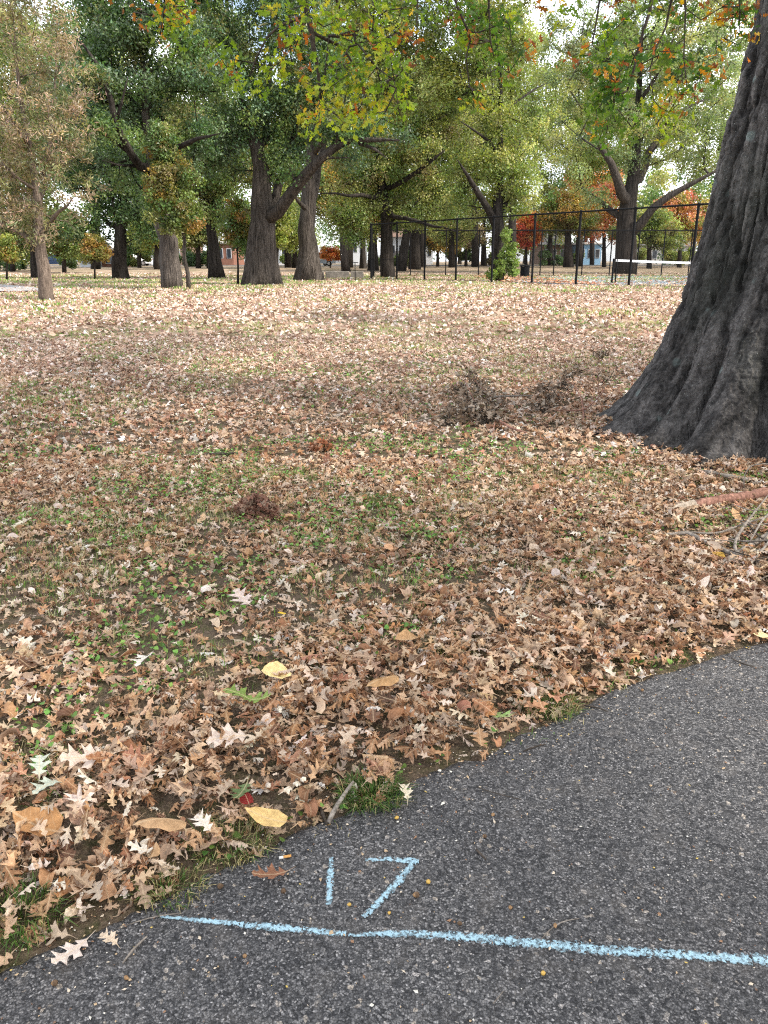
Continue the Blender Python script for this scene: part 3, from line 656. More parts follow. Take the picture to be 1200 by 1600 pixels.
def clover(n, y0, y1, s0, s1, thr):
    x, y = sample_ring(y0, y1, n); d, e = density(x, y)
    g_ = fbm(x * 2.6 + 7, y * 2.6, 81, 3); k = (g_ > thr) & (e > .03) & (d < 1.25) & (np.hypot(x - TX, y - TY) > 1.7); x, y = x[k], y[k]; m = len(x)
    s = rng.uniform(s0, s1, m); z = gz(x, y) + rng.uniform(.010, .045, m)
    a = np.linspace(0, 6.283, 7)[:-1]; tx, ty = rng.normal(size=m) * .4, rng.normal(size=m) * .4; rz = rng.random(m) * 6.28
    P = []
    for q in a:
        rr = s * (1 if int(round(q / 1.047)) % 2 else .72); px, py = np.cos(q + rz) * rr, np.sin(q + rz) * rr
        P.append(np.stack([x + px, y + py, z + px * tx + py * ty], 1))
    V = np.stack(P, 1).reshape(-1, 3); Q = (np.arange(m) * 6)[:, None] + np.arange(6)[None]
    c = np.array([(.12, .27, .06)]) * (1 + .35 * rng.normal(size=(m, 1)).clip(-1.5, 2)); c[:, 0] *= 1 + .5 * rng.random(m)
    return V, Q, np.repeat(np.clip(c, .01, .5), 6, 0)
a1 = clover(56000, 1.3, 7, .006, .014, .56); a2 = clover(26000, 7, 14, .010, .019, .58)
o = obj_np('clover', np.concatenate([a1[0], a2[0]]), np.concatenate([a1[1], a2[1] + len(a1[0])]), M['grass'], color=np.concatenate([a1[2], a2[2]]))
tag(o, 'low clover and ground ivy leaves in the gaps of the litter', 'clover', kind='stuff')

def bits():
    n = 42000; x = rng.uniform(-2.6, 3.6, n); y = rng.uniform(.9, 5.2, n); e = edge_dist(x, y)
    pr = np.where(e < 0, np.exp(e / .10) * .8 + .13, 1.0) * (e < .16); k = rng.random(n) < pr; x, y, e = x[k], y[k], e[k]; m = len(x)
    s = rng.uniform(.0008, .0033, m) * np.where(rng.random(m) < .06, 1.9, 1)
    b = np.array([(1, 0, 0), (0, 1, 0), (-1, 0, 0), (0, -1, 0), (0, 0, .7), (0, 0, -.5)]); F = np.array([(0, 1, 4), (1, 2, 4), (2, 3, 4), (3, 0, 4), (1, 0, 5), (2, 1, 5), (3, 2, 5), (0, 3, 5)])
    J = 1 + .35 * rng.normal(size=(m, 6, 1)); yaw = rng.random(m) * 6.28; v = b[None] * J * s[:, None, None] * np.stack([1 + rng.random(m) * .9, np.ones(m), np.ones(m)], 1)[:, None]
    c, si = np.cos(yaw)[:, None], np.sin(yaw)[:, None]
    V = np.stack([v[..., 0] * c - v[..., 1] * si + x[:, None], v[..., 0] * si + v[..., 1] * c + y[:, None], v[..., 2] + (np.where(e < 0, .0085, gz(x, y) + .004) + s * .3)[:, None]], -1).reshape(-1, 3)
    pal = np.array([(.50, .36, .22), (.62, .52, .40), (.30, .17, .10), (.70, .66, .58), (.16, .10, .07), (.58, .42, .12)]); cc = pal[rng.choice(6, m, p=[.26, .2, .2, .16, .12, .06])]
    o = obj_np('crumb_debris', V, (F[None] + (np.arange(m) * 6)[:, None, None]).reshape(-1, 3), M['bits'], color=np.repeat(cc, 6, 0))
    tag(o, 'crumbs of leaf, acorn and grit scattered over the asphalt', 'debris', kind='stuff')
bits()

# ------------------------------------------------------------------ single leaves
leaf_meshes = []
for (V, Q, U) in T2[:24]:
    leaf_meshes.append(mesh_np('fallen_leaf', V, Q, M['leafobj'], uv=U, smooth=True))
def put_leaf(me, p, size, yaw, tilt, col, label=None, cat='leaf', group=None, name='fallen_leaf', flipped=False, tdir=None):
    o = bpy.data.objects.new(name, me); COL.objects.link(o)
    o.location = p; o.scale = (size,) * 3
    o.rotation_euler = (tilt + (math.pi if flipped else 0), random.uniform(-.25, .25), yaw); o.color = (*col, 1)
    return tag(o, label, cat, group)
kinds = [('tan', (.47, .285, .16), 'curled tan oak leaf lying on the thick drift beside the asphalt', 'curled tan oak leaves on the drift', .40),
         ('brown', (.31, .16, .085), 'dark brown oak leaf lying on the thick drift beside the asphalt', 'dark brown oak leaves on the drift', .25),
         ('pale', (.58, .46, .36), 'pale dry oak leaf turned up on the thick drift beside the asphalt', 'pale dry oak leaves on the drift', .15),
         ('orange', (.50, .25, .11), 'orange brown oak leaf lying on the thick drift beside the asphalt', 'orange brown oak leaves on the drift', .20)]
cnt = 0; tries = 0
protos = {}
for k, c, lb, gp, pr in kinds:
    protos[k] = (c, lb, gp)
kk = [k[0] for k in kinds]; kp = [k[4] for k in kinds]
xs_, ys_ = sample_ring(1.35, 3.3, 6000, .52, .15); dd, ee = density(xs_, ys_); dd = np.where(cleared(xs_, ys_), 0, dd)
sel = np.where((ee > .06) & (ee < 1.3) & (dd > .75))[0][:270]
for i in sel:
    c, lb, gp = protos[random.choices(kk, kp)[0]]
    z = float(gz(xs_[i], ys_[i])[0]) + .03 + .05 * min(1, max(0, dd[i] - .7))
    f = random.uniform(.88, 1.14)
    put_leaf(random.choice(leaf_meshes), (xs_[i], ys_[i], z), random.uniform(.052, .09), random.uniform(0, 6.28), random.gauss(0, .3), tuple(min(.8, q * f) for q in c), lb, 'leaf', gp, flipped=random.random() < .3)
# leaves that stand out in the photograph
r2 = np.random.default_rng(4)
flatoak = [mesh_np('fallen_leaf', *(lambda t: (t[0], t[1]))(leaf_template(ST, 1.0, kq, mq, .2, r2)), M['leafobj'], uv=leaf_template(ST, 1.0, .5, .5, .2, r2)[2], smooth=True) for kq, mq in ((1.0, .5), (.6, -.5), (1.8, .8), (2.4, -1))]
ovals = [mesh_np('broad_leaf', *(lambda t: (t[0], t[1]))(oval_template(wq, kq, mq, r2, hq)), M['leafobj'], uv=oval_template(.8, 1, .5, r2)[2], smooth=True) for wq, kq, mq, hq in ((1.15, 1.2, .8, True), (.9, -1.5, -.9, False), (1.0, 3.2, .6, False), (.7, 1.0, .6, False))]
def special(px, py, me, size, yaw, tilt, col, label, dz=.05, name='fallen_leaf', flipped=False, cat='leaf'):
    p = gnd(px, py); p[2] = float(gz(p[0], p[1])[0]) + dz
    # a leaf above the ground slides back along the line of sight so it stays where the photograph has it
    r = ray(px, py); p[:2] -= r[:2] / -r[2] * 0 + r[:2] * (dz / -r[2])
    return put_leaf(me, p, size, yaw, tilt, col, label, cat, name=name, flipped=flipped)
special(432, 1053, ovals[0], .115, 2.0, .25, (.80, .66, .32), 'large pale yellow heart shaped leaf standing out on the brown litter', .085, 'broad_leaf')
special(418, 1276, ovals[3], .13, 1.35, .2, (.74, .52, .22), 'golden yellow oval leaf at the drift edge beside a small stick', .06, 'broad_leaf')
special(600, 1072, ovals[1], .13, 1.9, -.1, (.50, .30, .14), 'big tan folded leaf with clear veins in the middle of the litter', .09, 'broad_leaf')
special(637, 1002, ovals[2], .13, 2.3, .2, (.50, .31, .16), 'big tan cupped leaf behind the folded veined one', .08, 'broad_leaf')
special(58, 1285, ovals[2], .16, 1.2, .1, (.46, .25, .11), 'long rolled orange brown leaf below the two grey green leaves', .08, 'broad_leaf')
special(255, 1290, ovals[1], .15, 2.0, .3, (.52, .33, .18), 'long tan leaf folded lengthwise on the drift', .08, 'broad_leaf')
special(114, 1486, flatoak[0], .098, 2.5, .05, (.72, .62, .56), 'pale pinkish oak leaf lying flat on the asphalt corner', .015)
special(172, 1470, flatoak[3], .055, 1.2, .3, (.66, .54, .42), 'narrow pale leaf curled up where litter meets asphalt', .02)
special(425, 1366, flatoak[2], .10, 1.8, .1, (.28, .13, .075), 'dark brown oak leaf alone on the asphalt above the chalk line', .022)
special(62, 1200, flatoak[1], .10, .4, .15, (.50, .55, .47), 'grey green oak leaf turned underside up in the thick litter', .10)
special(78, 1228, flatoak[3], .10, 2.6, .25, (.46, .52, .44), 'smaller grey green leaf overlapping the larger one', .10)
special(140, 1183, flatoak[0], .16, 1.9, .15, (.66, .54, .46), 'large pinkish pale oak leaf above the grey green leaves', .09)
special(360, 1158, flatoak[1], .14, 1.9, .1, (.64, .54, .47), 'pale greyish oak leaf near the middle of the brown drift', .09)
special(318, 1288, flatoak[3], .08, .8, .2, (.76, .70, .62), 'small whitish leaf right of the folded tan leaf', .07)
special(378, 1238, flatoak[2], .10, 2.9, .1, (.13, .20, .08), 'green oak leaf lying over a red one near the edge', .07)
special(385, 1250, ovals[1], .06, .5, .2, (.24, .02, .02), 'small deep red leaf under the green oak leaf', .055, 'broad_leaf')
special(375, 1090, flatoak[1], .12, 1.2, .2, (.17, .26, .06), 'green oak leaf pointing left in the litter below the yellow leaf', .09)
special(402, 1094, flatoak[2], .10, 4.6, .2, (.20, .30, .07), 'second green oak leaf pointing right below the yellow leaf', .09)
special(783, 1118, flatoak[0], .10, 3.6, .35, (.30, .46, .16), 'bright light green leaf at the litter edge by the asphalt', .05)
special(440, 958, ovals[3], .06, 2.6, .4, (.85, .58, .05), 'small bright yellow leaf standing up in the patchy grass', .06, 'broad_leaf')
special(380, 938, flatoak[0], .15, .6, .15, (.64, .54, .50), 'large pale pink oak leaf above the small yellow one', .07)
special(228, 1032, flatoak[3], .12, 2.9, .2, (.72, .70, .64), 'whitish curled oak leaf on the green patch at left', .06)
special(634, 1240, flatoak[3], .065, .3, .3, (.74, .66, .52), 'cream coloured leaf beside the grass tuft at the asphalt', .035)
special(935, 1000, ovals[3], .08, .4, .8, (.78, .74, .62), 'small cream leaf standing upright in the right litter', .05, 'broad_leaf')
special(1150, 805, ovals[0], .10, .6, .9, (.56, .36, .20), 'cupped tan leaf under the reddish fallen branch', .06, 'broad_leaf')
special(1125, 870, ovals[2], .10, 1.4, .4, (.42, .27, .05), 'olive brown leaf by the cut end of the grey branch', .05, 'broad_leaf')
special(1190, 992, ovals[3], .07, 1.5, .1, (.82, .72, .40), 'pale yellow leaf at the litter edge on the far right', .04, 'broad_leaf')
special(985, 828, ovals[3], .07, 1.5, .2, (.66, .55, .12), 'yellow leaf under a white one before the broken branch', .05, 'broad_leaf')

# ------------------------------------------------------------------ trees
def chain_pts(P, seg, wob, r):
    P = np.asarray(P, float); L = np.concatenate([[0], np.cumsum(np.linalg.norm(np.diff(P[:, :3], axis=0), axis=1))])
    n = max(2, int(L[-1] / seg) + 1); s = np.linspace(0, L[-1], n); Q = np.stack([np.interp(s, L, P[:, k]) for k in range(4)], 1)
    # smooth the corners
    for _ in range(2):
        if n > 2: Q[1:-1] = (Q[:-2] + 2 * Q[1:-1] + Q[2:]) / 4
    if n > 2: Q[1:-1, :3] += r.normal(size=(n - 2, 3)) * wob
    return Q

def grow(skel, centres, seg, r, tip_r, bf=.3, wob=.06, up=.1, chains_out=None):
    """skeleton chains (x,y,z,radius) plus branches reaching every leaf cluster"""
    pos, rad, plen, par, fixed, chains = [], [], [], [], [], []
    for ci, ch in enumerate(skel):
        Q = chain_pts(ch, seg, wob * .4, r); idx = []
        if pos:
            d = np.linalg.norm(np.array(pos) - Q[0, :3], axis=1); a0 = int(np.argmin(d)); idx.append(a0); start = 1; pl = plen[a0]; last = a0
            if d[a0] > seg * .6: start = 0
        else: start = 0; pl = 0; last = -1
        for q in Q[start:]:
            if last >= 0: pl = plen[last] + np.linalg.norm(q[:3] - pos[last])
            pos.append(q[:3]); rad.append(q[3]); plen.append(pl); par.append(last); fixed.append(True); last = len(pos) - 1; idx.append(last)
        chains.append((idx, True, Q[0, 3]))
    P = np.array(pos); low = len(pos)
    order = np.argsort([np.min(np.linalg.norm(P - c, axis=1)) for c in centres])
    arr = np.zeros((len(pos) + len(centres) * 14, 3)); arr[:len(pos)] = P; pl_a = np.zeros(len(arr)); pl_a[:len(pos)] = plen; n = len(pos)
    zmin = P[0, 2] + (P[:, 2].max() - P[0, 2]) * .22
    for ci in order:
        c = centres[ci]; d = np.linalg.norm(arr[:n] - c, axis=1); cost = d + bf * pl_a[:n] + 50 * (arr[:n, 2] < min(zmin, c[2])) * (np.arange(n) < low)
        a0 = int(np.argmin(cost)); dist = d[a0]
        if dist < .05: continue
        m = int(np.clip(dist / seg, 1, 12)); idx = [a0]; last = a0; A = arr[a0].copy()
        side = r.normal(size=3) * dist * .10; side[2] += dist * up
        for k in range(1, m + 1):
            t = k / m; q = A + (c - A) * t + side * 4 * t * (1 - t) + (r.normal(size=3) * wob if k < m else 0)
            arr[n] = q; pl_a[n] = pl_a[last] + np.linalg.norm(q - arr[last]); par.append(last); rad.append(0); fixed.append(False); last = n; idx.append(n); n += 1
        chains.append((idx, False, 0))
    # pipe model
    cnt = np.zeros(n); haskid = np.zeros(n, bool)
    for i in range(n):
        if par[i] >= 0: haskid[par[i]] = True
    for i in range(n - 1, -1, -1):
        if not haskid[i]: cnt[i] += 1
        if par[i] >= 0: cnt[par[i]] += cnt[i]
    rr = np.array([rad[i] if fixed[i] else tip_r * cnt[i] ** .45 for i in range(n)])
    for i in range(n):
        if not fixed[i] and par[i] >= 0: rr[i] = min(rr[i], rr[par[i]] * .92)
    return arr[:n], rr, chains

def wood(mb, P, rr, chains, sides=7, flare=None):
    for idx, fx, r0 in chains:
        if len(idx) < 2: continue
        pts = P[idx]; rd = rr[idx].copy()
        if fx and r0: rd[0] = min(rr[idx[0]], max(r0, rr[idx[1]]))
        else: rd[0] = rr[idx[1]] * 1.05
        mb.tube(pts, rd, n=sides if rd.max() > .05 else (5 if rd.max() > .02 else 4), cap=True, jit=.0)

def leaf_faces(centres, crad, nleaf, size, cols, r, elong=1.0, flat=.75, kind='quad', droop=0):
    """leaves scattered through the clusters: bent rhombs with ragged outline"""
    K = len(centres); wgt = crad ** 2; wgt = wgt / wgt.sum(); ci = r.choice(K, nleaf, p=wgt)
    d = r.normal(size=(nleaf, 3)); d /= np.linalg.norm(d, axis=1)[:, None]; rad = r.random(nleaf) ** .55
    p = centres[ci] + d * (rad * crad[ci])[:, None] * np.array([1, 1, flat])
    u = r.normal(size=(nleaf, 3)); u[:, 2] -= droop; u /= np.linalg.norm(u, axis=1)[:, None]
    v = np.cross(u, r.normal(size=(nleaf, 3))); v /= np.linalg.norm(v, axis=1)[:, None]; nn = np.cross(u, v)
    s = size * r.uniform(.6, 1.3, nleaf); a = (u * (s * .5 * elong)[:, None]); b = v * (s * .34 / math.sqrt(elong))[:, None]; c = nn * (s * .14)[:, None]
    j = r.uniform(-.35, .35, (nleaf, 1))
    if kind == 'quad':
        V = np.stack([p - a, p + b + a * j + c, p + a, p - b - a * j + c], 1).reshape(-1, 3); F = (np.arange(nleaf) * 4)[:, None] + np.array([[0, 1, 2, 3]]); k = 4
    else:      # six point ragged spray
        V = np.stack([p - a, p + b * .9 - a * .35 + c, p + b * .3 + a * .1, p + b + a * .65 + c * .6, p + a, p - b * .35 + a * .35, p - b - a * .05 + c], 1).reshape(-1, 3)
        F = (np.arange(nleaf) * 7)[:, None] + np.array([[0, 1, 2, 3, 4, 5, 6]]); k = 7
    cc = cols[ci] * (1 + .22 * r.normal(size=(nleaf, 1))).clip(.4, 1.7) * (1 + .06 * r.normal(size=(nleaf, 3)))
    return V, F, np.repeat(np.clip(cc, .008, .7), k, 0), p

PAL = {
    'dark': [(.070, .125, .050), (.085, .15, .055), (.12, .17, .055), (.07, .11, .055)],
    'blue': [(.10, .17, .10), (.12, .18, .09), (.11, .16, .10), (.16, .17, .07)],
    'mid': [(.10, .16, .055), (.14, .19, .055), (.18, .19, .065), (.17, .14, .06)],
    'olive': [(.20, .24, .075), (.25, .28, .10), (.15, .20, .06), (.31, .31, .12)],
    'grey': [(.22, .27, .15), (.27, .31, .17), (.17, .22, .11), (.32, .32, .17)],
    'lime': [(.20, .23, .05), (.25, .26, .06), (.15, .19, .045)],
    'brown': [(.26, .20, .14), (.23, .17, .12), (.15, .16, .08), (.12, .15, .07), (.34, .25, .20), (.20, .19, .10)],
    'rust': [(.18, .16, .045), (.26, .15, .045), (.13, .15, .04), (.30, .20, .05)],
    'red': [(.74, .13, .09), (.78, .20, .12), (.70, .30, .14), (.60, .24, .08)],
    'coral': [(.78, .24, .18), (.72, .32, .20), (.62, .34, .13), (.34, .28, .10)],
    'orange': [(.55, .20, .07), (.50, .14, .06), (.50, .30, .08)],
}
def make_tree(name, label, base_px, Y, skel, blobs, pal, ncl, nleaf, lsize, seed, bark='bark', cat='tree', group=None, crad=1.0, tip=.018, elong=1.0, kind='quad', seg=None, zspread=1.0, bf=.3, flare=1.6, flat=.75, wob=.1, dens=1.0, extra_pal=None):
    r = np.random.default_rng(seed)
    bx, by = base_px
    if Y is None:
        b = gnd(bx, by); Y = b[1]
    b = at(bx, by, Y); b[2] = float(terr(b[0], Y)); b[0] = (bx - 600) / 1200.0 * (Y / ray(bx, by)[1])
    T = root(name, tuple(b), label, cat, group)
    sk = []
    for ci, ch in enumerate(skel):
        c = []
        for q in ch:
            px, py, wpx = q[0], q[1], q[2]; dy = q[3] if len(q) > 3 else 0
            pt = at(px, py, Y + dy); c.append([*(pt - b), wpx * .5 * mpp(py, Y)])
        if ci == 0:
            c[0][0] = 0; c[0][1] = 0; c[0][2] = -.15
        c[-1][3] *= .3
        sk.append(c)
    h = .5
    # root flare at the foot
    c0 = sk[0]; r0 = c0[0][3]
    foot = [[0, 0, -.15, r0 * 1.04], [0, 0, .05, r0 * .98]]
    sk[0] = foot + [q for q in c0[1:]]
    # crown clusters
    cen, cr = [], []
    area = np.array([bl[2] * bl[3] for bl in blobs], float); area /= area.sum()
    for bl, ar in zip(blobs, area):
        cx, cy, rx, ry = bl[:4]; dyy = bl[4] if len(bl) > 4 else 0
        k = max(3, int(round(ncl * 1.7 * ar))); m = mpp(max(cy, 0), Y)
        d = r.normal(size=(k, 3)); d /= np.linalg.norm(d, axis=1)[:, None]; q = r.random(k) ** .42
        ctr = at(cx, cy, Y + dyy) - b
        pts = ctr + d * q[:, None] * np.array([rx * m, (rx + ry) * .5 * m * zspread, ry * m]); cen.append(pts)
        cr.append(r.uniform(.55, 1.25, k) * crad * .74)
    cen = np.concatenate(cen); cr = np.concatenate(cr)
    cen[:, 2] = np.maximum(cen[:, 2], 1.0)
    sg = seg or max(.4, .9 * Y / 45)
    P, rr, ch = grow(sk, cen, sg, r, tip, bf, wob)
    mb = MB(); wood(mb, P, rr, ch[:1], 14 if Y < 50 else 9); tr = mb.build('trunk', M[bark], T, smooth=True)
    ml = MB(); wood(ml, P, rr, ch[1:], 9 if Y < 50 else 7); ml.build('limbs', M['bark' if cat == 'tree' and name == 'giant_oak' else ('bark_young' if bark == 'bark_young' else 'bark_dark')], T, smooth=True)
    # low buttress ridges shape the trunk's foot
    me = tr.data; n = len(me.vertices); co = np.empty(n * 3, np.float32); me.vertices.foreach_get('co', co); co = co.reshape(-1, 3)
    wz = np.clip(1 - (co[:, 2] + .15) / (r0 * 3.2), 0, 1) ** 2; th = np.arctan2(co[:, 1], co[:, 0])
    fl = 1 + wz * (.12 * np.sin(th * 4 + seed) + .09 * np.sin(th * 7 + seed * 2) + .05 * (flare - 1)) + .035 * np.sin(th * 5 + seed + co[:, 2] * .5) + .025 * np.sin(th * 9 + co[:, 2]); co[:, 0] *= fl; co[:, 1] *= fl
    me.vertices.foreach_set('co', co.ravel()); me.update()
    cols = np.array(PAL[pal])[r.integers(0, len(PAL[pal]), len(cen))] * (1 + .24 * r.normal(size=(len(cen), 1))).clip(.45, 1.6)
    if extra_pal is not None:
        ep, frac = extra_pal; kx = r.random(len(cen)) < frac; cols[kx] = np.array(PAL[ep])[r.integers(0, len(PAL[ep]), kx.sum())]
    V, F, C, _ = leaf_faces(cen, cr, int(nleaf * dens * 1.55), lsize * .86, cols, r, elong, flat, kind)
    obj_np('crown', V, F, M['foliage'], T, color=C)
    return T

# --- the trees on the lawn, from left to right
make_tree('young_tree', 'young tree with thinning brown leaves at the left edge of the lawn', (73, 470), None,
    [[(73, 470, 23), (69, 430, 19), (64, 390, 18), (61, 365, 15), (58, 300, 10), (47, 230, 9), (30, 150, 6), (22, 70, 4), (22, -20, 2)],
     [(63, 388, 11), (40, 366, 8, .2), (10, 352, 6, .5), (-35, 335, 4, 1)], [(61, 370, 10), (84, 338, 7, -.3), (115, 308, 4, -.8)],
     [(60, 345, 11), (62, 300, 9, .5), (76, 240, 7, .8), (86, 150, 5, 1), (88, 60, 3, 1)], [(47, 230, 6), (25, 195, 5, -.4), (0, 160, 3, -.8)],
     [(58, 300, 6), (30, 280, 5, -.6), (-10, 240, 3, -1)]],
    [(45, 345, 85, 34), (60, 285, 105, 50), (55, 200, 100, 60), (70, 120, 78, 66), (50, 30, 72, 60), (10, -60, 70, 60), (115, 215, 38, 40), (-30, 250, 50, 100)],
    'brown', 340, 13500, .082, 1, 'bark_young', crad=.46, tip=.0075, elong=2.0, seg=.35, bf=.12, flare=1.25, flat=.7, wob=.05)
make_tree('oak_tree', 'dark trunked tree standing behind the young brown tree', (57, 432), 50, [[(57, 432, 16), (57, 400, 13), (54, 370, 12), (52, 320, 9), (55, 260, 6)], [(54, 365, 8), (30, 330, 6, 1), (0, 300, 4, 2)]],
    [(40, 330, 70, 40), (10, 370, 45, 30), (90, 365, 50, 28), (20, 230, 80, 80), (-40, 300, 60, 90), (30, 90, 90, 80)], 'mid', 120, 20000, .19, 2, 'bark_dark', crad=1.3)
make_tree('oak_tree', 'straight dark oak with a low crown left of the leaning oak', (189, 432), 48, [[(189, 432, 26), (187, 405, 19), (187, 370, 19), (191, 330, 16), (197, 290, 12), (200, 240, 8)], [(188, 365, 9), (165, 340, 7, 1), (135, 325, 4, 2)], [(191, 345, 9), (212, 330, 6, -1), (235, 325, 4, -2)]],
    [(190, 315, 62, 36), (145, 350, 42, 28), (235, 350, 36, 26), (130, 260, 60, 50), (185, 240, 66, 40), (110, 190, 50, 50)], 'dark', 130, 20000, .18, 3, 'bark_dark', crad=1.2)
make_tree('oak_tree', 'big leaning oak with a pale lower trunk and dark spreading limbs', (268, 445), 32,
    [[(268, 445, 35), (265, 400, 30), (260, 355, 27), (250, 312, 24), (238, 276, 21), (231, 230, 17), (229, 190, 14), (230, 150, 12), (223, 100, 9), (216, 40, 6), (220, -40, 4)],
     [(238, 278, 17), (219, 262, 13, -.5), (200, 232, 11, -1), (185, 208, 10, -1.5), (171, 166, 9, -2), (166, 118, 7, -2), (146, 78, 5, -2), (110, 50, 3, -2)],
     [(229, 205, 10), (208, 160, 8, 1), (190, 125, 6, 1.5), (172, 85, 4, 2)], [(231, 230, 11), (255, 180, 9, 1), (276, 120, 7, 2), (292, 45, 5, 3)],
     [(240, 275, 11), (270, 238, 9, -1), (300, 216, 7, -2), (345, 208, 4, -3)], [(172, 165, 8), (150, 150, 6, -1), (118, 120, 4, -1)], [(200, 230, 7, -1), (172, 222, 5, -1.4), (140, 200, 3, -1.6)], [(180, 195, 6, -1.5), (196, 160, 5, -1.8), (200, 120, 3, -2)], [(217, 262, 6, -.5), (185, 262, 4, -1), (158, 250, 3, -1.4)], [(168, 140, 5, -2), (150, 132, 4, -2.2), (126, 140, 2, -2.4)]],
    [(150, 60, 75, 75), (235, 40, 85, 75), (215, 140, 80, 55), (305, 90, 66, 80), (300, 220, 55, 40), (150, -80, 100, 70), (280, -80, 110, 70), (120, 165, 45, 40), (170, 262, 50, 34), (160, 190, 34, 24, -1.6), (150, 120, 34, 24, -2), (250, 310, 45, 26), (110, 260, 40, 40)],
    'dark', 260, 46000, .135, 4, 'bark_pale', crad=.85, extra_pal=('blue', .35))
make_tree('young_oak', 'young oak with bronze green conical crown before the leaning oak', (294, 447), 30.5, [[(294, 447, 7), (290, 410, 5.5), (286, 370, 5), (282, 320, 4), (272, 260, 3), (262, 200, 2)]],
    [(256, 205, 17, 22), (260, 245, 33, 28), (268, 285, 45, 30), (275, 325, 50, 28), (280, 352, 36, 16)], 'mid', 120, 11000, .12, 5, 'bark', crad=.45, tip=.008, extra_pal=('rust', .25))
make_tree('oak_tree', 'leaning oak with flared foot between the young oak and the forked giant', (338, 430), 50, [[(338, 430, 27), (336, 405, 17), (329, 355, 15), (325, 320, 13), (318, 285, 10), (322, 230, 7)], [(326, 325, 8), (345, 290, 6, 1), (372, 262, 4, 2)]],
    [(325, 300, 45, 38), (360, 250, 50, 45), (310, 220, 50, 50), (345, 335, 40, 25)], 'mid', 100, 14000, .18, 6, 'bark_dark', crad=1.2, flare=2.0)
make_tree('giant_oak', 'massive oak forking low with a thick limb reaching right', (407, 440), 36,
    [[(407, 440, 58), (406, 412, 46), (408, 372, 43), (410, 340, 38), (410, 305, 31), (410, 270, 26), (411, 238, 22), (400, 218, 16), (385, 205, 13), (378, 165, 11), (379, 130, 9), (366, 105, 7), (357, 50, 5), (355, -30, 3)],
     [(420, 348, 22), (434, 332, 20, -.4), (457, 300, 18, -1), (486, 262, 16, -1.6), (512, 231, 13, -2), (540, 214, 10, -2), (583, 217, 8, -2.5), (632, 220, 4, -3)],
     [(512, 231, 9, -2), (528, 200, 7, -2.2), (552, 178, 5, -2.4), (570, 150, 3, -2.6)], [(560, 215, 7, -2.3), (590, 228, 5, -2.6), (606, 248, 3, -2.8)], [(457, 300, 7, -1), (448, 285, 5, -1.2), (452, 262, 3, -1.4)],
     [(500, 240, 6, -1.8), (520, 250, 4, -2), (548, 246, 3, -2.3)],
     [(425, 335, 15), (432, 305, 15, .4), (443, 277, 13, .6), (456, 228, 10, .8), (470, 170, 7, 1), (480, 100, 5, 1)],
     [(412, 240, 14), (417, 200, 12, 1), (418, 165, 10, 1.3), (425, 100, 7, 1.6), (430, 20, 5, 2)], [(380, 150, 7), (355, 120, 5, -1), (330, 105, 4, -1.5)]],
    [(350, 60, 66, 70), (400, 150, 66, 58), (345, 235, 40, 40), (440, 245, 34, 24), (455, 50, 75, 75), (400, -70, 130, 70), (370, 190, 50, 40), (515, 110, 60, 70), (475, 190, 45, 40), (530, 190, 40, 22, -2), (590, 205, 45, 22, -2.5), (545, 248, 30, 10, -2), (455, 262, 22, 14, -1)],
    'dark', 230, 40000, .145, 7, 'bark', crad=.95, extra_pal=('blue', .3), flare=1.75)
make_tree('giant_oak', 'tall straight oak with a pale right side behind the forked giant', (482, 434), 44,
    [[(482, 434, 44), (481, 405, 28), (480, 345, 25), (482, 290, 23), (485, 250, 19), (490, 200, 14), (500, 120, 10), (508, 40, 6), (510, -40, 4)],
     [(487, 330, 12), (496, 270, 11, 1), (502, 230, 9, 1), (520, 180, 7, 2)], [(480, 340, 9), (466, 318, 7, -1), (452, 290, 5, -2)], [(488, 240, 11), (530, 190, 8, -2), (580, 140, 6, -3), (640, 110, 4, -4)]],
    [(560, 60, 80, 70), (600, 130, 70, 55), (530, 180, 60, 40), (520, -60, 110, 70), (640, 20, 70, 70)], 'olive', 150, 24000, .17, 8, 'bark', crad=1.1, flare=1.9, extra_pal=('mid', .4))
make_tree('oak_tree', 'oak behind the left end of the court fence with low sweeping branches', (606, 430), 52,
    [[(606, 430, 24), (605, 395, 19), (603, 340, 18), (600, 300, 15), (592, 250, 11), (586, 200, 8), (590, 120, 5)], [(603, 310, 8), (560, 304, 6, -2), (500, 302, 4, -4)], [(602, 335, 8), (640, 345, 6, -2), (690, 352, 4, -3), (720, 366, 3, -4)],
     [(600, 300, 9), (650, 270, 8, -1), (695, 235, 6, -2)], [(598, 285, 7), (570, 268, 6, 1), (545, 260, 4, 2)]],
    [(600, 290, 60, 40), (645, 235, 66, 50), (690, 300, 46, 42), (552, 325, 42, 36), (650, 150, 70, 60), (705, 190, 50, 50), (560, 365, 40, 18), (650, 345, 45, 16), (560, 240, 50, 40)],
    'olive', 220, 36000, .17, 9, 'bark_dark', crad=1.15, extra_pal=('mid', .35))
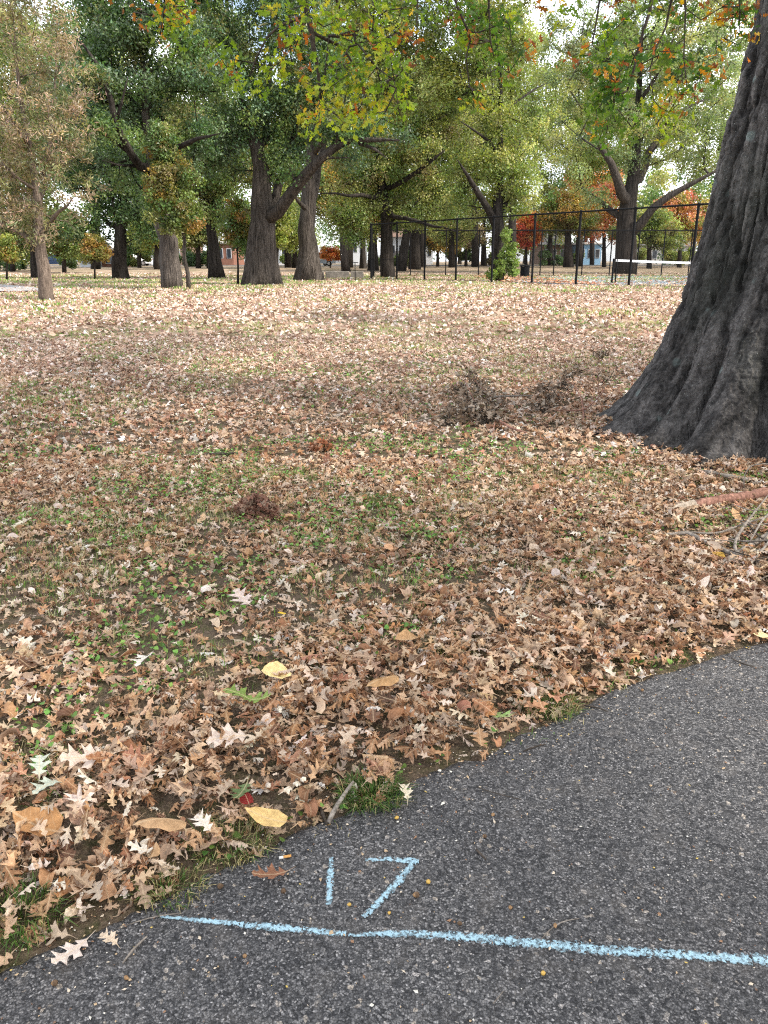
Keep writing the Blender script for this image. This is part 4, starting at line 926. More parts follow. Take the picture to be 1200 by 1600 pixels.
make_tree('oak_tree', 'oak at the fence with a vine clad foot and yellow green crown', (777, 436), 43,
    [[(777, 436, 20), (777, 400, 18), (778, 375, 19), (780, 347, 24), (779, 325, 17), (778, 300, 12), (782, 240, 9), (785, 170, 7), (780, 90, 5), (780, 0, 3)],
     [(776, 350, 13), (765, 332, 12, -.5), (752, 306, 10, -1), (733, 280, 8, -1.5), (715, 250, 5, -2)], [(784, 345, 12), (791, 310, 10, .5), (798, 268, 8, 1), (815, 215, 5, 1.5)],
     [(782, 240, 6), (755, 215, 5, -1), (720, 190, 4, -2)], [(785, 175, 5), (820, 150, 4, 1), (855, 130, 3, 2)]],
    [(785, 245, 62, 40), (735, 265, 42, 36), (790, 185, 60, 45), (760, 110, 80, 62), (822, 305, 34, 34), (700, 120, 50, 60), (760, 20, 90, 70), (720, 330, 34, 28), (800, -80, 120, 70), (770, 300, 40, 22)],
    'olive', 230, 40000, .15, 10, 'bark_dark', crad=.95, extra_pal=('lime', .3))
make_tree('giant_oak', 'wide oak inside view of the tennis net with a long right limb', (977, 421), 64,
    [[(977, 421, 36), (977, 395, 31), (979, 355, 31), (981, 330, 30), (984, 300, 22), (994, 260, 14), (994, 200, 11), (1000, 120, 8), (1005, 30, 5)],
     [(980, 325, 20), (972, 298, 15, -1), (962, 275, 12, -1.5), (951, 250, 10, -2), (940, 224, 8, -3), (915, 200, 5, -4)],
     [(988, 375, 16), (1000, 342, 14, -1), (1024, 315, 12, -1.5), (1060, 297, 9, -2), (1100, 278, 6, -2.5), (1140, 255, 4, -3)],
     [(968, 345, 12), (950, 325, 9, 1), (928, 304, 6, 2), (898, 288, 4, 3)], [(990, 300, 14), (1010, 250, 10, 2), (1035, 190, 8, 3), (1080, 160, 5, 4), (1130, 150, 3, 5)],
     [(994, 200, 8), (970, 150, 6, 1), (950, 90, 4, 2)], [(998, 160, 7), (1040, 100, 5, -2), (1060, 40, 4, -3)]],
    [(1000, 245, 52, 30), (960, 195, 55, 50), (1060, 220, 66, 50), (1100, 262, 42, 26), (1000, 110, 92, 70), (1085, 120, 70, 70), (1000, 20, 110, 60), (925, 305, 36, 26), (900, 170, 50, 60), (1135, 200, 45, 70), (890, 80, 60, 70), (1100, 10, 90, 70), (1000, -70, 160, 60), (905, 250, 26, 26)],
    'grey', 250, 46000, .20, 11, 'bark_dark', crad=1.25, extra_pal=('olive', .4), tip=.03)

# --- saplings and farther trees
def far_tree(name, label, bx, by, Y, hpx, wpx, trw, pal, seed, nleaf=7000, ls=.24, cr=1.3, lean=0, bark='bark_dark', crown_lo=.35, ex=None, group=None, ncl=45):
    top = by - hpx; cyy = by - hpx * (1 + crown_lo) / 2; ry = hpx * (1 - crown_lo) / 2
    return make_tree(name, label, (bx, by), Y, [[(bx, by, trw * 1.15), (bx + lean * .3, by - hpx * .25, trw), (bx + lean * .6, by - hpx * .55, trw * .6), (bx + lean, by - hpx * .85, trw * .3)]],
        [(bx + lean * .8, cyy, wpx / 2 * .8, ry * .8), (bx + lean * .8 - wpx * .22, cyy + ry * .3, wpx * .27, ry * .5), (bx + lean * .8 + wpx * .22, cyy + ry * .35, wpx * .27, ry * .5), (bx + lean * .8, cyy - ry * .5, wpx * .3, ry * .42)],
        pal, ncl, nleaf, ls, seed, bark, crad=cr, extra_pal=ex, tip=.02, group=group)
far_tree('sapling', 'thin sapling with olive crown left of the forked giant oak', 371, 439, 37, 130, 50, 3, 'mid', 21, 3000, .14, .5, ex=('rust', .4), ncl=40)
far_tree('sapling', 'thin dark stemmed sapling between the two giant oaks', 433, 434, 43, 120, 44, 3, 'lime', 22, 2600, .15, .5, ncl=40)
far_tree('sapling', 'small sapling with rusty orange leaves before the white house', 147, 433, 46, 66, 48, 3, 'rust', 23, 2600, .15, .5, ncl=36)
far_tree('sapling', 'sapling with yellow tinged leaves at the left edge of the photograph', 9, 434, 45, 70, 44, 3, 'lime', 24, 2400, .15, .5, ex=('rust', .3), ncl=36)
far_tree('oak_tree', 'dark oak with orange tinged leaves left of the stone blocks', 541, 423, 70, 190, 120, 13, 'rust', 25, 14000, .22, 1.3, lean=-14, ex=('mid', .5), ncl=90)
far_tree('oak_tree', 'stout dark tree just outside the fence corner', 583, 421, 74, 150, 90, 15, 'mid', 26, 9000, .23, 1.3, ncl=70)
far_tree('oak_tree', 'slim dark tree left of the fence corner', 567, 419, 84, 130, 70, 9, 'mid', 27, 6000, .24, 1.3, ncl=50)
far_tree('oak_tree', 'tree leaning right behind the second fence post', 626, 421, 72, 170, 110, 14, 'olive', 28, 11000, .23, 1.3, lean=22, ncl=80)
far_tree('oak_tree', 'dark forked tree behind the third fence panel', 648, 420, 78, 150, 120, 17, 'mid', 29, 11000, .23, 1.3, ncl=80)
far_tree('maple_tree', 'small bronze tree in the middle distance behind the court', 684, 417, 100, 66, 60, 5, 'rust', 30, 5000, .28, 1.2, ncl=40)
far_tree('maple_tree', 'small pale brown tree left of the vine clad oak', 728, 416, 105, 70, 66, 5, 'brown', 31, 5000, .28, 1.2, ncl=40)
far_tree('maple_tree', 'bright red maple to the right of the vine clad oak', 822, 416, 96, 88, 56, 5, 'red', 32, 7000, .26, 1.1, crown_lo=.28, ncl=60)
far_tree('oak_tree', 'dark forked oak with olive crown between the red maples', 888, 415, 92, 120, 110, 13, 'mid', 33, 11000, .25, 1.4, ex=('rust', .4), ncl=70)
far_tree('maple_tree', 'coral red maple left of the wide oak', 944, 415, 96, 135, 120, 6, 'coral', 34, 11000, .27, 1.3, crown_lo=.25, ncl=80)
far_tree('maple_tree', 'coral maple right of the wide oak behind the net', 1062, 414, 90, 118, 120, 6, 'coral', 35, 10000, .27, 1.3, crown_lo=.25, ex=('olive', .2), ncl=80)
far_tree('oak_tree', 'low olive tree with level branches behind the tennis net', 1015, 417, 82, 95, 120, 7, 'olive', 36, 11000, .24, 1.2, crown_lo=.25, ex=('mid', .4), ncl=80)
far_tree('maple_tree', 'tall coral red maple rising behind the gap left of the wide oak', 925, 414, 120, 195, 100, 7, 'coral', 37, 8000, .34, 1.5, crown_lo=.45, ncl=60)
far_tree('maple_tree', 'small orange red maple between the stone blocks and the tall oak', 516, 419, 86, 36, 44, 2, 'orange', 38, 2200, .22, .6, crown_lo=.25, ncl=26)
far_tree('maple_tree', 'orange maple at the right edge beside the big oak trunk', 1120, 414, 96, 110, 90, 6, 'coral', 39, 8000, .27, 1.3, crown_lo=.25, ncl=70)
bg_trees = [(742, 415, 100, 330, 190, 10, 'olive', 'broad olive tree far behind the vine clad oak'),
            (905, 415, 106, 360, 200, 10, 'olive', 'tall olive tree above the gap left of the wide oak'),
            (984, 414, 110, 380, 230, 10, 'grey', 'pale tall tree directly behind the wide oak'),
            (660, 416, 98, 350, 200, 10, 'lime', 'yellow green tree rising behind the left part of the court'),
            (450, 420, 92, 330, 170, 10, 'mid', 'tall green tree in the gap between the giant oaks'),
            (245, 422, 95, 300, 160, 9, 'mid', 'tall green tree behind the light green one'),
            (800, 415, 88, 400, 200, 12, 'olive', 'tall light olive oak filling the view above the red maple'),
            (1128, 415, 92, 430, 280, 12, 'grey', 'tall pale green tree rising behind the right side of the court'),
            (150, 424, 80, 430, 240, 12, 'dark', 'tall dark tree filling the gap behind the straight oak'),
            (330, 421, 86, 430, 230, 12, 'mid', 'tall green tree behind the flared leaning oak'),
            (20, 424, 84, 440, 220, 12, 'mid', 'tall tree behind the young brown tree at far left'),
            (545, 418, 90, 420, 220, 12, 'mid', 'tall tree behind the orange tinged dark oak'),
            (245, 421, 78, 120, 80, 8, 'lime', 'light green tree seen between the straight and the leaning oak'),
            (100, 425, 66, 95, 80, 6, 'mid', 'bushy green tree behind the young brown tree'),
            (20, 427, 70, 90, 100, 7, 'dark', 'dark bushy tree at the far left of the lawn'),
            (430, 421, 80, 130, 90, 8, 'lime', 'yellow green tree seen in the gap between the giant oaks'),
            (310, 422, 84, 110, 80, 8, 'mid', 'green tree behind the young bronze oak'),
            (218, 421, 88, 100, 60, 6, 'dark', 'dark slim tree behind the straight oak'),
            (460, 420, 88, 120, 70, 7, 'olive', 'olive tree close behind the tall straight oak'),
            (392, 422, 82, 100, 60, 7, 'dark', 'dark tree left of the parked white car'),
            (706, 416, 92, 130, 90, 9, 'olive', 'olive tree behind the court left of the vine clad oak'),
            (756, 415, 110, 120, 90, 8, 'mid', 'green tree far behind the vine clad oak'),
            (860, 414, 112, 130, 90, 8, 'rust', 'bronze tree far behind the court'),
            (1165, 414, 100, 150, 110, 9, 'olive', 'olive tree hidden partly by the big oak trunk')]
for i, (bx, by, Y, hp, wp, tw, pl, lb) in enumerate(bg_trees):
    far_tree('park_tree', lb, bx, by, Y, hp, wp, tw, pl, 50 + i, 8000 if hp < 300 else 20000, .24 if hp < 300 else .30, 1.3 if hp < 300 else 1.9, crown_lo=.2 if hp < 300 else .3, ncl=60 if hp < 300 else 130, ex=('olive', .3))

# woods beyond, one mass
def woods():
    r = np.random.default_rng(91); K = 520; th = r.uniform(-.62, .62, K); D = r.uniform(125, 175, K); x = np.sin(th) * D * 1.1; y = D
    rightness = sstep(.05, .3, th); z = terr(x, y) + r.random(K) ** .8 * (19 - 4 * rightness) + .8
    gaps = fbm(th * 9 + 3, z * .08, 5, 3); k = (gaps > .28) | (z < 7); x, y, z = x[k], y[k], z[k]; K = len(x)
    cen = np.stack([x, y, z], 1); cr = r.uniform(1.6, 3.2, K)
    pal = np.array(PAL['mid'] + PAL['olive'] + PAL['dark']); cols = pal[r.integers(0, len(pal), K)]
    V, F, C, _ = leaf_faces(cen, cr, 100000, .52, cols, r, 1, .8)
    mb = MB()
    for _ in range(60):
        t = r.uniform(-.6, .6); d = r.uniform(125, 170); px = math.sin(t) * d * 1.1; b = float(terr(px, d))
        mb.tube([(px, d, b - .2), (px + r.normal() * .3, d, b + 4), (px + r.normal(), d, b + 12)], [.4, .3, .12], 6)
    wv = np.concatenate(mb.v); nf = len(V)
    V = np.concatenate([V, wv]); C = np.concatenate([C, np.tile((.05, .04, .033), (len(wv), 1))])
    o = obj_np('woods', V, [F, np.concatenate(mb.q) + nf, np.concatenate(mb.t) + nf], M['foliage'], color=C); tag(o, 'band of distant trees closing the view behind the park', 'woods', kind='stuff')
woods()
def hedge(label, x0, x1, py, Y, h, pal, seed, n=5000, ls=.2):
    r = np.random.default_rng(seed); a, b = at(x0, py, Y), at(x1, py, Y); K = int((b[0] - a[0]) / .7) + 4
    cx = r.uniform(a[0], b[0], K); cen = np.stack([cx, Y + r.normal(size=K) * .5, terr(cx, Y) + r.random(K) * h * .8 + .25], 1)
    cols = np.array(PAL[pal])[r.integers(0, len(PAL[pal]), K)]; V, F, C, _ = leaf_faces(cen, r.uniform(.5, .9, K), n, ls, cols, r, 1, .9)
    mb = MB()
    for q in cen[::3]: mb.tube([(q[0], q[1], float(terr(q[0], q[1])) - .1), (q[0] + .1, q[1], q[2])], [.03, .015], 5)
    base = np.array([(a[0] + b[0]) / 2, Y, float(terr(0, Y))]); T = root('hedge', tuple(base), label, 'hedge')
    obj_np('foliage', V - base, F, M['foliage'], T, color=C)
    wv = np.concatenate(mb.v) - base; obj_np('stem', wv, [np.concatenate(mb.q), np.concatenate(mb.t)], M['bark_dark'], T)
hedge('dark clipped hedge closing the lawn at the far left', -60, 62, 426, 74, 2.2, 'dark', 61, 9000)
hedge('low green hedge right of the brick wall at left', 95, 128, 425, 76, 1.8, 'dark', 62, 3000)
hedge('green bushes before the far houses left of the leaning oak', 196, 262, 422, 100, 2.3, 'mid', 65, 7000, .24)
hedge('green bushes between the leaning oaks before the brick building', 272, 330, 422, 102, 1.6, 'dark', 66, 6000, .24)
hedge('olive bushes beyond the two giant oaks', 440, 478, 420, 104, 2.2, 'olive', 67, 5000, .24)
hedge('green bushes behind the left end of the court fence', 590, 640, 418, 106, 2.2, 'mid', 68, 6000, .24)
hedge('olive bushes behind the tennis net and wide oak', 1000, 1090, 414, 112, 2.3, 'olive', 69, 9000, .26)
hedge('green bushes between the small bronze trees behind the court', 690, 770, 416, 108, 2.6, 'mid', 63, 6000, .26)
hedge('low bushes in front of the brick house behind the court', 845, 905, 414, 112, 1.6, 'dark', 64, 4000, .26)

# vine covered shrub at the foot of the fence oak
def vine():
    r = np.random.default_rng(70); b = at(785, 437, 42.2); b[2] = float(terr(b[0], b[1])); T = root('vine_bush', tuple(b), 'bright green climbing bush around the foot of the fence oak', 'bush')
    bl = [(783, 425, 16, 10), (790, 405, 15, 12), (797, 388, 12, 12), (785, 412, 12, 12), (768, 428, 6, 7), (800, 410, 10, 8), (790, 370, 7, 12), (802, 424, 7, 6)]; cen = []
    for cx, cy, rx, ry in bl:
        m = mpp(cy, 42); d = r.normal(size=(9, 3)); d /= np.linalg.norm(d, axis=1)[:, None]
        cen.append(at(cx, cy, 42.2) - b + d * r.random((9, 1)) ** .5 * np.array([rx * m, .5, ry * m]))
    cen = np.concatenate(cen); cen[:, 2] = np.maximum(cen[:, 2], .1)
    sk = [[[0, 0, -.1, .03], [.1, 0, 1.0, .02], [.3, .1, 2.2, .01]], [[.1, 0, -.1, .02], [.5, -.1, .6, .015], [.8, 0, 1.4, .008]]]
    P, rr, ch = grow(sk, cen, .3, r, .004, .2, .03); mb = MB(); wood(mb, P, rr, ch, 5); mb.build('stem', M['twig'], T)
    cols = np.tile((.20, .27, .07), (len(cen), 1)) * r.uniform(.7, 1.3, (len(cen), 1)); V, F, C, _ = leaf_faces(cen, np.full(len(cen), .24), 5200, .12, cols, r); obj_np('foliage', V, F, M['foliage'], T, color=C)
vine()

# ------------------------------------------------------------------ the big oak
def big_oak():
    T = root('oak_tree', (TX, TY, float(terr(0, TY))), 'huge furrowed oak trunk with flaring roots at the right edge', 'tree')
    nt_, nz_ = 900, 620
    th = np.linspace(0, 2 * math.pi, nt_, endpoint=False); zz = np.concatenate([np.linspace(-.12, 1.2, 260)[:-1], np.linspace(1.2, 4.6, 280)[:-1], np.linspace(4.6, 9.0, 83)])
    nz_ = len(zz); TH, Z = np.meshgrid(th, zz)
    zt = np.array([-.15, 0, .15, .35, .65, 1.0, 1.36, 2.2, 3.0, 3.7, 6, 9]); rt = np.array([1.45, 1.34, 1.27, 1.20, 1.11, 1.05, .985, .905, .85, .81, .72, .62])
    rb = np.interp(Z, zt, rt)
    fz = np.interp(Z, [-.15, 0, .1, .25, .5, .8, 1.2, 1.8, 3, 9], [.95, .76, .60, .46, .34, .24, .16, .09, .03, 0])
    tw = TH + .10 * np.clip(Z, 0, 4) * .5
    L = np.zeros_like(TH)
    for a, wd, hgt in [(163, 15, .85), (186, 13, 1.05), (205, 11, .78), (222, 12, .95), (240, 10, .72), (257, 12, .9), (280, 14, .8), (310, 18, .9), (350, 20, .9), (30, 18, .8), (70, 20, 1.0), (105, 16, .8), (135, 14, .75)]:
        dlt = (np.degrees(tw) - a + 180) % 360 - 180
        L = np.maximum(L, hgt * np.exp(-(np.abs(dlt) / wd) ** 1.7))
    r = rb + fz * (L - .05)
    # rounded flutes that run up from the roots
    val = np.interp(Z, [-.15, 0, .6, 1.4, 2.5, 4.5, 9], [.34, .32, .27, .21, .14, .08, .04])
    r -= val * (1 - np.clip(L / .6, 0, 1)) ** 1.4
    sx = TH / (2 * math.pi)
    wv = (fbm(sx * 24, Z * 1.1, 31, 3) - .5) * .9
    # bark plates: ridged noise stretched up the trunk, finer near the roots
    def ridged(nx, fzq, s):
        v = vnoise((sx * nx + wv * nx * .030) % nx, Z * fzq, s, perx=nx); return 1 - np.abs(2 * v - 1)
    up = sstep(.4, 2.4, Z)
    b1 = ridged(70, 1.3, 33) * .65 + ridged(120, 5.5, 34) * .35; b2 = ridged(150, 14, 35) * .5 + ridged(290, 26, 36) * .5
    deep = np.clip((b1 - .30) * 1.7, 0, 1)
    r += (.040 * up + .016) * (.5 - deep ** 1.6 * 1.0) * -1 * -1 if False else (.050 * up + .020) * ((1 - deep ** 1.5) - .5)
    r += (b2 - .5) * (.013 - .003 * up) + (fbm(sx * 40, Z * 2.0, 41, 4) - .5) * .030
    rg = ridged(36, .30, 51) * .6 + ridged(64, .55, 52) * .4
    r += (rg ** 1.5 - .35) * np.interp(Z, [-.15, 0, .7, 2, 4, 9], [.16, .15, .10, .05, .03, .02])
    r += (fbm(sx * 190, Z * 16, 53, 3) - .5) * .030 * (1 - .4 * up)
    r += (vnoise((sx * 430) % 430, Z * 60, 37, perx=430) - .5) * .010
    cx = np.interp(Z, [0, 1, 3, 6, 9], [0, 0, .0, .12, .35]); X = np.cos(TH) * r + cx; Yc = np.sin(TH) * r
    V = np.stack([X, Yc, Z], -1).reshape(-1, 3); i = np.arange(nz_ - 1)[:, None] * nt_; j = np.arange(nt_)[None]; k = (j + 1) % nt_
    Q = np.stack([i + j, i + k, i + nt_ + k, i + nt_ + j], -1).reshape(-1, 4)
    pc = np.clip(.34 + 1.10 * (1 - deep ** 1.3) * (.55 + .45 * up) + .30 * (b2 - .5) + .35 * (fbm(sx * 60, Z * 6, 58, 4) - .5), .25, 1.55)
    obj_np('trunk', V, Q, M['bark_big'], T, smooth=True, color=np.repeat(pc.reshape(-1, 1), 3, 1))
    # crown: limbs above the top of the view, spreading over the path and lawn
    rr_ = np.random.default_rng(101); O = np.array([TX, TY, float(terr(0, TY))])
    cen = []
    while len(cen) < 300:
        p = np.array([rr_.uniform(-6, 19), rr_.uniform(-10, 18), rr_.uniform(4.8, 16)])
        q = (p - np.array([7.0, 3.5, 9.5])) / np.array([13, 12.5, 7.0])
        if (q ** 2).sum() > 1: continue
        if p[2] < 4.2 + .30 * max(0, p[1]) + .4: continue
        cen.append(p - O)
    cen = np.array(cen)
    limbs = [[[.3, 0, 6.5, .42], [-.6, -.5, 7.2, .30], [-2.6, -1.2, 7.4, .22], [-4.6, -1.4, 7.0, .15], [-7.0, -1.6, 7.2, .08]],
             [[.3, 0, 7.0, .40], [-.4, -2.5, 8.0, .25], [-1.2, -6, 8.6, .15], [-2, -10, 9, .06]], [[.35, 0, 8, .45], [1.5, 3.0, 10, .3], [3, 7, 12, .12]],
             [[.35, 0, 7.6, .42], [3.5, -1.0, 9, .28], [8, -2, 10, .14], [12, -2, 10.5, .06]], [[.35, 0, 8.5, .5], [.8, -.5, 11, .35], [1.2, -1, 14.5, .12]], [[.3, 0, 7.2, .4], [-2, 2.5, 8.8, .2], [-5, 5, 9.8, .1]]]
    P, rad, ch = grow(limbs, cen, .9, rr_, .02, .25, .12); mb = MB(); wood(mb, P, rad, ch, 9); mb.build('limb', M['bark_dark'], T, smooth=True)
    cols = np.array([(.10, .15, .04), (.14, .17, .04), (.18, .17, .04), (.22, .13, .04)])[rr_.integers(0, 4, len(cen))]
    V, F, C, _ = leaf_faces(cen, rr_.uniform(.9, 1.6, len(cen)), 34000, .26, cols, rr_, 1, .6, 'spray'); obj_np('crown', V, F, M['foliage'], T, color=C)
    # low branches hanging into the view
    yg = [(.23, .30, .03), (.30, .35, .04), (.16, .24, .03), (.11, .18, .03), (.34, .30, .04)]; dk = [(.05, .11, .025), (.07, .14, .03), (.10, .16, .03)]; og = [(.40, .17, .03), (.30, .09, .025), (.50, .32, .04), (.22, .08, .03)]
    TL = [leaf_template(ST1, rng.uniform(.65, 1.0), rng.normal() * 2.2, rng.normal() * 1.3, rng.normal() * .4) for _ in range(14)]
    def hang(Yb, sk, blobs, fr, seed, dens=1.0):
        r3 = np.random.default_rng(seed)
        S = [[[*(at(q[0], q[1], Yb + (q[3] if len(q) > 3 else 0)) - O), q[2] * .5 * mpp(100, Yb)] for q in c] for c in sk]
        top = S[0][0]; S[0] = [[top[0] + .5, top[1] + .3, 7.2, top[3] * 1.5], [top[0] + .15, top[1] + .1, max(top[2] + .9, 4.5), top[3] * 1.2]] + S[0]
        C, K, colr = [], [], []
        for (cx, cy, rx, ry, pal, cnt) in blobs:
            if pal == 'o': cnt = cnt * .55
            if pal == 'g': cnt = cnt * 1.4
            m = mpp(cy, Yb); n = max(2, int(cnt * .24)); d = r3.normal(size=(n, 3)); d /= np.linalg.norm(d, axis=1)[:, None]
            dy = r3.normal() * .35
            c = at(cx, cy, Yb + dy) - O + d * r3.random((n, 1)) ** .5 * np.array([rx * m, .35, ry * m]); C.append(c)
            for _ in range(n):
                w_ = r3.random(); p3 = {'y': yg, 'g': dk, 'o': og}[pal]
                if w_ < fr: p3 = og
                colr.append(p3[r3.integers(0, len(p3))])
            K.append(np.full(n, cnt / n))
        C = np.concatenate(C); K = np.concatenate(K); colr = np.array(colr)
        P, rad, ch = grow(S, C, .12, r3, .0022, .10, .012, up=.08)
        rad = rad * 1.25; br = MB(); wood(br, P, rad, ch, 7); bo = br.build('hanging_branch', M['twig'], T, smooth=True)
        ci = np.repeat(np.arange(len(C)), np.maximum(1, (K * dens * 1.7).astype(int))); n = len(ci)
        p = C[ci] + r3.normal(size=(n, 3)) * np.array([.05, .05, .045]); size = r3.uniform(.042, .080, n)
        cc = np.clip(colr[ci] * (1 + .2 * r3.normal(size=(n, 1))), .02, .7)
        V, Q, CC, U = scatter(TL, p, r3.random(n) * 6.28, r3.normal(size=n) * .5 + 1.0, r3.random(n) * 6.28, size, np.where(r3.random(n) < .5, 1., -1.), cc, r3.integers(0, len(TL), n))
        obj_np('foliage', V, Q, M['oakleaf'], bo, color=CC, smooth=True)
    hang(6.2, [[(470, -70, 9), (472, 0, 8.5), (478, 32, 8), (492, 54, 7), (498, 90, 5.5), (492, 115, 4.5), (497, 137, 3.5), (503, 168, 2.5)],
               [(478, 30, 4), (460, 20, 3.6, -.1), (438, 36, 3, -.2), (414, 54, 2.5, -.3), (396, 92, 2, -.3), (390, 118, 1.5, -.3)],
               [(495, 60, 5), (514, 56, 4.5, .1), (540, 70, 4, .2), (557, 96, 3, .2), (567, 125, 2.4, .2), (572, 142, 2, .2)],
               [(514, 56, 3.4), (537, 45, 3, -.2), (560, 48, 2.6, -.3), (578, 62, 2, -.3)], [(450, -60, 3.5), (450, 0, 3, .3), (452, 60, 2.4, .3), (456, 100, 1.6, .3)],
               [(520, -60, 5), (522, 0, 4.5, .4), (532, 26, 4, .4), (545, 33, 2.4, .5)], [(512, 70, 2.2), (512, 100, 1.8), (508, 130, 1.5), (500, 165, 1.2)]],
         [(350, 96, 17, 30, 'y', 30), (372, 115, 12, 30, 'y', 26), (400, 140, 10, 18, 'y', 18), (425, 108, 20, 24, 'y', 36), (440, 60, 26, 24, 'y', 34), (470, 90, 24, 20, 'o', 16),
          (520, 30, 34, 26, 'y', 60), (560, 20, 30, 26, 'y', 50), (545, 75, 30, 24, 'y', 50), (600, 60, 26, 34, 'y', 46), (500, 130, 24, 18, 'y', 30), (540, 118, 26, 20, 'y', 44), (530, 108, 12, 10, 'o', 16),
          (555, 150, 22, 18, 'y', 34), (500, 150, 14, 10, 'y', 14), (535, 175, 22, 16, 'y', 34), (485, 195, 20, 18, 'y', 30), (497, 178, 14, 16, 'o', 16), (550, 190, 12, 12, 'y', 14), (585, 150, 22, 18, 'y', 30), (605, 190, 22, 18, 'y', 32), (570, 178, 14, 12, 'o', 12),
          (620, 120, 20, 26, 'y', 32), (630, 150, 18, 16, 'y', 24), (640, 60, 20, 40, 'o', 36), (465, 20, 30, 20, 'y', 34), (405, 20, 14, 14, 'y', 12), (585, 105, 20, 16, 'y', 26), (610, 10, 30, 20, 'y', 36)], .07, 201)
    hang(5.6, [[(262, -60, 4), (262, 0, 3, 0), (258, 30, 2), (250, 55, 1.5)]], [(262, 22, 30, 18, 'y', 40), (275, 50, 18, 16, 'y', 24), (245, 45, 12, 16, 'o', 12), (215, 22, 12, 14, 'o', 10), (280, 12, 22, 14, 'y', 22)], .2, 202)
    hang(6.6, [[(700, -60, 5), (706, 0, 3.5), (720, 30, 3), (735, 60, 2)], [(760, -50, 3.5), (765, 0, 3, .3), (760, 45, 2, .3), (772, 90, 1.5, .3)], [(650, -40, 3, .2), (655, 20, 2.4, .2), (650, 70, 1.6, .2)]],
         [(690, 15, 26, 18, 'y', 36), (740, 30, 34, 26, 'g', 54), (725, 62, 22, 16, 'y', 26), (765, 75, 26, 20, 'g', 36), (735, 68, 12, 10, 'o', 14), (790, 45, 20, 20, 'g', 24), (780, 110, 16, 14, 'g', 16), (825, 88, 12, 16, 'o', 14), (800, 14, 26, 12, 'y', 22), (855, 10, 26, 12, 'o', 14), (755, 175, 16, 18, 'y', 16), (750, 155, 14, 10, 'g', 10), (700, 50, 14, 14, 'o', 8), (870, 40, 20, 16, 'y', 16)], .06, 203)
    hang(6.0, [[(1024, -60, 6), (1021, 0, 5), (1008, 36, 4.4), (998, 80, 3.8), (993, 118, 3.2), (980, 142, 2.6)], [(1060, -50, 4), (1053, 0, 3.4, .2), (1040, 42, 2.8, .2), (1029, 64, 2, .2), (1015, 110, 1.4, .2)], [(1070, -40, 3, .4), (1070, 30, 2.4, .4), (1068, 92, 1.6, .4), (1075, 150, 1.2, .4)], [(940, -40, 3, .3), (935, 30, 2.4, .3), (925, 70, 1.6, .3)]],
         [(930, 70, 22, 16, 'y', 28), (905, 85, 18, 10, 'o', 16), (960, 50, 22, 20, 'g', 26), (948, 100, 26, 24, 'g', 50), (965, 135, 24, 22, 'g', 46), (940, 165, 20, 22, 'g', 40), (950, 200, 16, 18, 'g', 28), (925, 205, 12, 10, 'g', 12), (985, 95, 20, 16, 'g', 26), (1030, 80, 24, 16, 'g', 26), (1040, 92, 12, 10, 'o', 10), (1060, 108, 22, 14, 'g', 28), (1085, 100, 16, 12, 'o', 10), (1105, 115, 22, 14, 'g', 26), (1055, 130, 16, 12, 'o', 14), (1070, 155, 16, 18, 'o', 26), (1035, 165, 20, 18, 'y', 26), (1060, 190, 20, 16, 'y', 24), (1030, 215, 10, 10, 'y', 8), (1015, 25, 20, 14, 'g', 14), (980, 8, 24, 12, 'y', 18), (955, 12, 14, 12, 'o', 12), (1000, 190, 14, 10, 'g', 12)], .05, 204)
    hang(6.4, [[(1150, -50, 4), (1158, 0, 3), (1155, 40, 2)]], [(1160, 15, 26, 18, 'o', 44), (1150, 45, 16, 16, 'g', 22), (1172, 52, 12, 14, 'o', 18), (1145, 65, 10, 10, 'y', 8), (1130, 12, 16, 12, 'g', 16), (1070, 10, 20, 12, 'g', 18)], .2, 205)
big_oak()

# ------------------------------------------------------------------ fences, court, net
CZ = .58
cA = gnd(580, 437); YA, YB = 48.0, 31.2
def fence_pt(px, Y): p = at(px, 437, Y); return np.array([p[0], Y, CZ])
A, B = fence_pt(580, YA), fence_pt(1078, YB)
post_px = [580, 620, 663, 712, 768, 831, 900, 983, 1078]
dirAB = (B - A) / np.linalg.norm(B - A)
def on_line(px):                        # where the line of sight through px meets the fence line
    a = (px - 600) / 1200.0 / ray(600, 437)[1]; # x = a*y
    t = (a * A[1] - A[0]) / (dirAB[0] - a * dirAB[1]); return A + dirAB * t
H = 3.05
def mesh_wires(p0, p1, h, pitch=.075, w=.0035):
    L = np.linalg.norm(p1 - p0); d = (p1 - p0) / L; nrm_ = np.array([-d[1], d[0], 0]); V, Q = [], []; n = 0
    for sgn in (1, -1):
        s = np.arange(-h, L + h, pitch)
        for u in s:
            a, b = (u, u + h) if sgn > 0 else (u + h, u)
            # clip to 0..L
            t0, t1 = 0., 1.; da = b - a
            lo, hi = (0 - a) / da, (L - a) / da
            if lo > hi: lo, hi = hi, lo
            t0, t1 = max(t0, lo), min(t1, hi)
            if t1 - t0 < .01: continue
            q0 = p0 + d * (a + da * t0) + np.array([0, 0, h * t0 + .04]); q1 = p0 + d * (a + da * t1) + np.array([0, 0, h * t1 + .04])
            o_ = d * w * .7
            f = nrm_ * w * .7 + nrm_ * sgn * .002
            V += [q0 - o_, q0 + o_, q1 + o_, q1 - o_, q0 + f, q1 + f]; Q += [(n, n + 1, n + 2, n + 3), (n, n + 4, n + 5, n + 3), (n + 1, n + 4, n + 5, n + 2)]; n += 6
    return np.array(V), np.array(Q)
